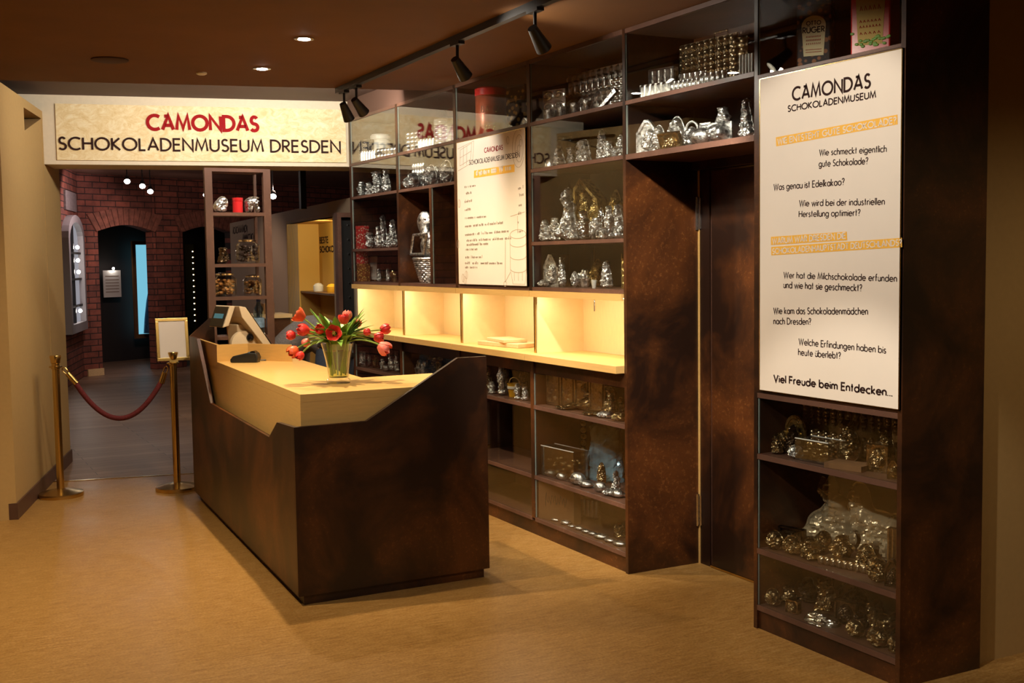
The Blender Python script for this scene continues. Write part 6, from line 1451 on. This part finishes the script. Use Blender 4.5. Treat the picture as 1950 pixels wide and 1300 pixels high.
for z0, n, hh in ((.205, 9, .012), (.165, 5, .016), (.12, 6, .008), (.10, 7, .008), (.075, 5, .008)):
    for i in range(n):
        stroke(mb, [(-.042+.084*(i+.2)/n, z0), (-.042+.084*(i+.4)/n, z0+hh), (-.042+.084*(i+.75)/n, z0)], .0012, lambda v, d: (v[0], -.0713-d, v[1]), 0, .0006)
mb.build('small_print', M['redink'], t)
sl_ = MB().prism([(-.055, .02), (.055, .02), (.055, .28), (-.055, .28)], Matrix(((0, 0, -1, 0), (1, 0, 0, 0), (0, 1, 0, 0), (0, 0, 0, 1))), .0752, .0765); sl_.build('side_label', bpy.data.materials['golden_label'], t)
def hen_basket():
    hx, hy, hz = .15, 7.70, 1.4562
    t = thing('basket_hen', 'silver hen on a wicker basket inside a square hoop', 'figure', (hx, hy, hz))
    b = MB(); N = 34
    for j in range(11):
        z = hz+.012+j*.0145; r = .075+.055*(j/10)**.8
        pts = [Vector((hx+(r+.004*(1 if (i+j) % 2 else -1))*math.cos(2*math.pi*i/N)*.8, hy+(r+.004*(1 if (i+j) % 2 else -1))*math.sin(2*math.pi*i/N), z)) for i in range(N+1)]
        b.tube(pts, .0085, 6)
    b.lathe([(.001, hz), (.078, hz), (.078, hz+.014), (.001, hz+.014)], (hx, hy, 0), 26, None, .8, 1)
    wpart('basket', b, M['silver'], t, smooth=True)
    wpart('basket_rim', MB().tube([Vector((hx+.135*math.cos(2*math.pi*i/30)*.8, hy+.135*math.sin(2*math.pi*i/30), hz+.172)) for i in range(31)], .012, 8), M['silver'], t, smooth=True)
    bd = MB().sphere((hx, hy-.03, hz+.265), .088, 22, 16, .8, 1, 1.25); q = []
    for p in bd.v:
        v = Vector(p); n = 1+.07*noise.noise(v*45); q.append(((v.x-hx)*n+hx, (v.y-hy)*n+hy, v.z))
    bd.v = q; wpart('feathered_body', bd, M['silver'], t, smooth=True)
    nk = MB().tube([Vector((hx-.01, hy, hz+.33)), Vector((hx-.02, hy+.005, hz+.38)), Vector((hx-.02, hy+.01, hz+.42))], [.06, .045, .05], 14); wpart('neck', nk, M['silver'], t, smooth=True)
    hd = MB().sphere((0, 0, 0), .064, 22, 14, 1, .42, 1.3); m = Matrix.Rotation(R(-58), 3, 'Z'); hd.v = [tuple(m @ Vector(p)+Vector((hx-.025, hy+.015, hz+.432))) for p in hd.v]
    wpart('head_disc', hd, M['silver'], t, smooth=True)
    ey = MB()
    for s in (-1, 1): p = m @ Vector((.022*s, -.028, .02))+Vector((hx-.025, hy+.015, hz+.432)); ey.sphere(p, .006, 10, 7)
    wpart('eyes', ey, M['dark'], t, smooth=True)
    hp = MB(); c = [(hy+.175, hz+.205), (hy+.115, hz+.345), (hy-.12, hz+.345), (hy-.06, hz+.205)]
    for i in range(4): hp.cyl((hx-.07, *c[i]), (hx-.07, *c[(i+1) % 4]), .011, .011, 8)
    wpart('hoop', hp, M['silver'], t)
hen_basket()
gp = MB().lathe([(.02, 0), (.03, .02), (.022, .10), (.034, .14), (.02, .2), (.001, .22)], (0, 0, 0), 16).build('spindle_mould', M['silver'], smooth=True); gp.location = (.07, 6.98, 1.456); tag(gp, 'thin silver spindle mould behind glass beside the menu poster', 'mould')

# ------------------------------------------------------------------ rack toys
def rackrel(nm, kind, label, x, z, w_, h_, m_):
    o = relief(SHAPES[kind], w_, h_, .035, .08, len(label), 22).build(nm, M[m_], None, True); o.location = (x, 8.25, z+.001); o.rotation_euler = (0, 0, R(10)); tag(o, label, 'mould'); return o
rackrel('pig_mould', 'shell', 'silver pig mould on the top board of the open rack', -1.205, 1.972, .115, .115, 'silver')
rackrel('elephant_mould', 'elephant', 'silver elephant mould on the top board of the open rack', -.975, 1.972, .125, .115, 'silver')
rackrel('bear_mould', 'bear', 'dull dark mould standing beside the biggest sweet jar', -1.20, 1.612, .085, .115, 'dark')
rt = thing('red_tin', 'small round red tin on the top board of the open rack', 'tin', (-1.085, 8.25, 1.972))
wpart('body', MB().lathe([(.001, 1.973), (.036, 1.973), (.036, 2.055), (.03, 2.057)], (-1.085, 8.25, 0), 24), M['red'], rt, smooth=True)
wpart('lid', MB().lathe([(.0365, 2.052), (.038, 2.055), (.038, 2.078), (.001, 2.08)], (-1.085, 8.25, 0), 24), M['red'], rt, smooth=True)

# ------------------------------------------------------------------ museum hall contents
PW0 = Vector((.30, 10.0)); PWD = Vector((math.cos(R(84.6)), math.sin(R(84.6)))); PWN = Vector((PWD.y, -PWD.x))
def pw(s, d): p = PW0+PWD*s+PWN*d; return (p.x, p.y)
HP = 2.17
cream = mat('hall_partition_paint', (.34, .25, .17), .8)
pts_ = MB()
o0, o1 = .31, 2.41       # yellow recess between these
pts_.prism([pw(-.45, 0), pw(o0, 0), pw(o0, .06), pw(-.45, .06)], Matrix.Identity(4), 0, HP)
pts_.prism([pw(o1, 0), pw(6.35, 0), pw(6.35, .12), pw(o1, .12)], Matrix.Identity(4), 0, HP)
pts_.prism([pw(o0, 0), pw(o1, 0), pw(o1, .06), pw(o0, .06)], Matrix.Identity(4), 2.03, HP)
struct(pts_.build('wall_hall_partition', cream))
yb = MB()
dep = .35
yb.prism([pw(o0, dep), pw(o1, dep), pw(o1, dep+.03), pw(o0, dep+.03)], Matrix.Identity(4), 0, 2.06)
yb.prism([pw(o1, .0), pw(o1+.03, .0), pw(o1+.03, dep), pw(o1, dep)], Matrix.Identity(4), 0, 2.06)
yb.prism([pw(o0-.03, .06), pw(o0, .06), pw(o0, dep), pw(o0-.03, dep)], Matrix.Identity(4), 0, 2.06)
yb.prism([pw(o0, .0), pw(o1, .0), pw(o1, dep), pw(o0, dep)], Matrix.Identity(4), 2.03, 2.06)
struct(yb.build('wall_yellow_recess', mat('yellow_recess_board', (.62, .36, .07), .6)))
spot((*pw(1.1, .10), 2.0), (*pw(2.2, .22), 1.25), RECESS, 120, .25, (1, .80, .42), .015)
# recess: text on the back, a shelf with two small jars
mbt = MB(); ang = math.atan2(PWD.y, PWD.x)
def rec_put(v, d): p = pw(o1-v[0], dep-d); return (p[0], p[1], v[1])
REC_TEXT = True
if REC_TEXT:
    rs = thing('recess_text', 'dark lettering high on the back of the yellow recess', 'wall lettering', (*pw(2.0, dep-.003), 1.8))
    for s, z in (('BESTE', 1.82), ('SCHOKO', 1.72)):
        st, wid = layout(s)
        for p in st: stroke(mbt, [(.06+a*.11, z+b*.06) for a, b in p], .0065, rec_put, .001, .004)
    wpart('letters', mbt, M['ink'], rs)
rsf = thing('recess_shelf', 'wall shelf in the yellow recess', 'shelf', (*pw(1.2, dep-.1), 1.29)); wpart('board', MB().prism([pw(.22, dep-.22), pw(2.4, dep-.22), pw(2.4, dep), pw(.22, dep)], Matrix.Identity(4), 1.28, 1.30), M['woodb'], rsf)
for i, (s, m_, lb) in enumerate(((2.05, 'white', 'small white pot on the recess shelf'), (1.45, 'yellow', 'small yellow pot on the recess shelf'))):
    p = pw(s, dep-.10); o = MB().lathe([(.001, 0), (.05, 0), (.055, .02), (.055, .06), (.03, .085), (.001, .09)], (0, 0, 0), 16).build('small_pot', M[m_], smooth=True); o.location = (p[0], p[1], 1.30); tag(o, lb, 'pot')
# wall text on the pale end of the partition
wt_ = thing('wall_text', 'blurred dark wording on the pale hall partition', 'wall lettering', (*pw(5, -.004), 1.98))
mb = MB()
def par_put(v, d): p = pw(v[0], -d); return (p[0], p[1], v[1])
rng = random.Random(5)
for z, a, b in ((2.02, 6.1, 4.9), (1.90, 5.3, 4.2)):
    n = 11
    for i in range(n):
        s0 = a+(b-a)*(i+.1)/n; wd = (a-b)/n*.6
        stroke(mb, rng.choice(([(s0, z), (s0, z+.075), (s0-wd, z), (s0-wd, z+.075)], [(s0-wd, z+.075), (s0, z+.075), (s0, z), (s0-wd, z)], [(s0, z), (s0-wd/2, z+.075), (s0-wd, z)])), .010, par_put, .001, .003)
wpart('strokes', mb, M['ink'], wt_)
# dark cabinet with small steel pegs beside the shelving
pc = thing('peg_cabinet', 'tall dark cabinet front with small steel pegs at the end of the shelving', 'cabinet', (.18, 9.6, 0))
wpart('back', MB().box(.14, .32, 9.60, 9.62, 0, 2.02), M['black'], pc)
fb = MB().box(.105, .14, 9.54, 9.62, 0, 2.035).box(.14, .32, 9.54, 9.62, 1.995, 2.035); wpart('frame', fb, M['edge'], pc)
for i in range(8): wpart('peg', MB().cyl((.222, 9.60, 1.93-.125*i), (.222, 9.585, 1.93-.125*i), .006), M['chrome'], pc)
# hanging black column in the hall
hp_ = MB().box(-.028, .028, -.03, .03, 0, .80).build('hanging_column', M['black']); hp_.location = (.27, 11.0, 2.13); tag(hp_, 'black square column hanging from the hall ceiling', 'column')
# bright spot heads in the hall
HS = ['bright hall spotlight hanging left of the trio', 'bright hall spotlight in the middle of the trio', 'lowest bright hall spotlight of the trio', 'glaring spotlight beside the hanging black column', 'glaring spotlight seen through the open rack']
for i, p in enumerate(((-.49, 16.2, 2.72), (-.24, 16.5, 2.68), (-.10, 16.7, 2.62), (.85, 14.0, 2.42), (.02, 13.9, 2.42))):
    t = thing('hall_spotlight', HS[i], 'spotlight', p, group='spotlights in the hall'); p = Vector(p); dr = (Vector((-3.2, 0, 1.6))-p).normalized()*.6+Vector((0, 0, -.5)); dr.normalize()
    wpart('lamp_head', MB().tube([p-dr*.09, p], [.03, .045], 16), M['black'], t, smooth=True); wpart('lens', MB().tube([p-dr*.004, p+dr*.004], .038, 16), M['lampw'], t)
    wpart('rod', MB().cyl(p-dr*.07, (p.x-dr.x*.07, p.y-dr.y*.07, 2.93), .008), M['black'], t)
# dark recess: info panel, lit case with a blue dress
NF = wall_frame((-.29, 19.93), 25); 
def nbox(x0, x1, z0, z1, d0, d1): return MB().prism([(x0, z0), (x1, z0), (x1, z1), (x0, z1)], NF, d0, d1)
ip = thing('information_board', 'white information panel lit by a small lamp in the dark archway', 'panel', tuple(NF @ Vector((.15, 1.1, 0))))
wpart('board', nbox(-.01, .32, 1.08, 1.52, .0, .012), M['white'], ip)
ln = MB()
for z in (1.42, 1.36, 1.31, 1.26, 1.21, 1.16): ln.prism([(.03, z), (.28, z), (.28, z+.012), (.03, z+.012)], NF, .012, .014)
wpart('print_lines', ln, M['paleink'], ip)
wpart('lamp', MB().sphere(NF @ Vector((.16, 1.55, .05)), .02), M['lampw'], ip)
vc_ = thing('dress_case', 'lit blue display case in a gold frame inside the archway', 'display case', tuple(NF @ Vector((.7, .4, 0))))
fm = MB()
for q in ((.545, .61, .37, 2.0), (.61, .98, 1.94, 2.0), (.61, .98, .37, .44), (.93, .98, .44, 1.94)): fm.prism([(q[0], q[2]), (q[1], q[2]), (q[1], q[3]), (q[0], q[3])], NF, -.0, .035)
wpart('frame', fm, M['woodb'], vc_); wpart('backdrop', nbox(.61, .93, .44, 1.94, .0, .012), M['cyan'], vc_)
dr_ = thing('dress_figure', 'blue gown on a stand in the lit case', 'costume', tuple(NF @ Vector((.86, .455, .13))))
lo = NF @ Vector((.80, 0, .14)); 
wpart('gown', MB().lathe([(.001, .455), (.20, .455), (.17, .7), (.11, 1.0), (.055, 1.18), (.075, 1.30), (.06, 1.36), (.001, 1.38)], (lo.x, lo.y, 0), 22, None, .7, .55), M['dress'], dr_, smooth=True)
wpart('apron', MB().lathe([(.10, .48), (.06, 1.1), (.001, 1.12)], (lo.x+.02, lo.y-.075, 0), 12, None, .6, .4), M['white'], dr_, smooth=True)
lsx = thing('led_frame', 'gold frame edge with a string of white lights by the second arch', 'light string', tuple(NF @ Vector((1.63, .6, .1))))
wpart('frame', MB().prism([(1.62, .2), (1.67, .2), (1.67, 1.95), (1.62, 1.95)], NF, .0, .25), M['brass'], lsx)
for i in range(13): wpart('light', MB().sphere(NF @ Vector((1.605, .62+.1*i, .24)), .009, 8, 6), M['dots'], lsx)
# chair glimpsed past the beige wall
ch = thing('hall_chair', 'black tubular chair half hidden behind the beige wall', 'chair', (-1.98, 12.0, 0))
wpart('seat', MB().box(-2.22, -1.86, 11.8, 12.2, .43, .47), M['black'], ch, bevel=.01)
wpart('backrest', MB().box(-2.2, -1.87, 12.17, 12.2, .62, .88), M['black'], ch, bevel=.01)
for x in (-2.2, -1.87):
    wpart('leg_frame', MB().tube([Vector((x, 12.18, .88)), Vector((x, 12.18, .45)), Vector((x, 11.82, .44)), Vector((x, 11.80, .02)), Vector((x, 12.16, .015))], .011, 8), M['chrome'], ch, smooth=True)
vt = MB().box(-.4, .4, -.25, .25, 0, .03)
for i in range(6): vt.box(-.38, .38, -.22+.08*i, -.18+.08*i, -.012, 0)
vt = vt.build('ceiling_vent', M['black']); vt.location = (-.05, 11.9, 2.895); tag(vt, 'dark ventilation grille in the hall ceiling', 'vent')
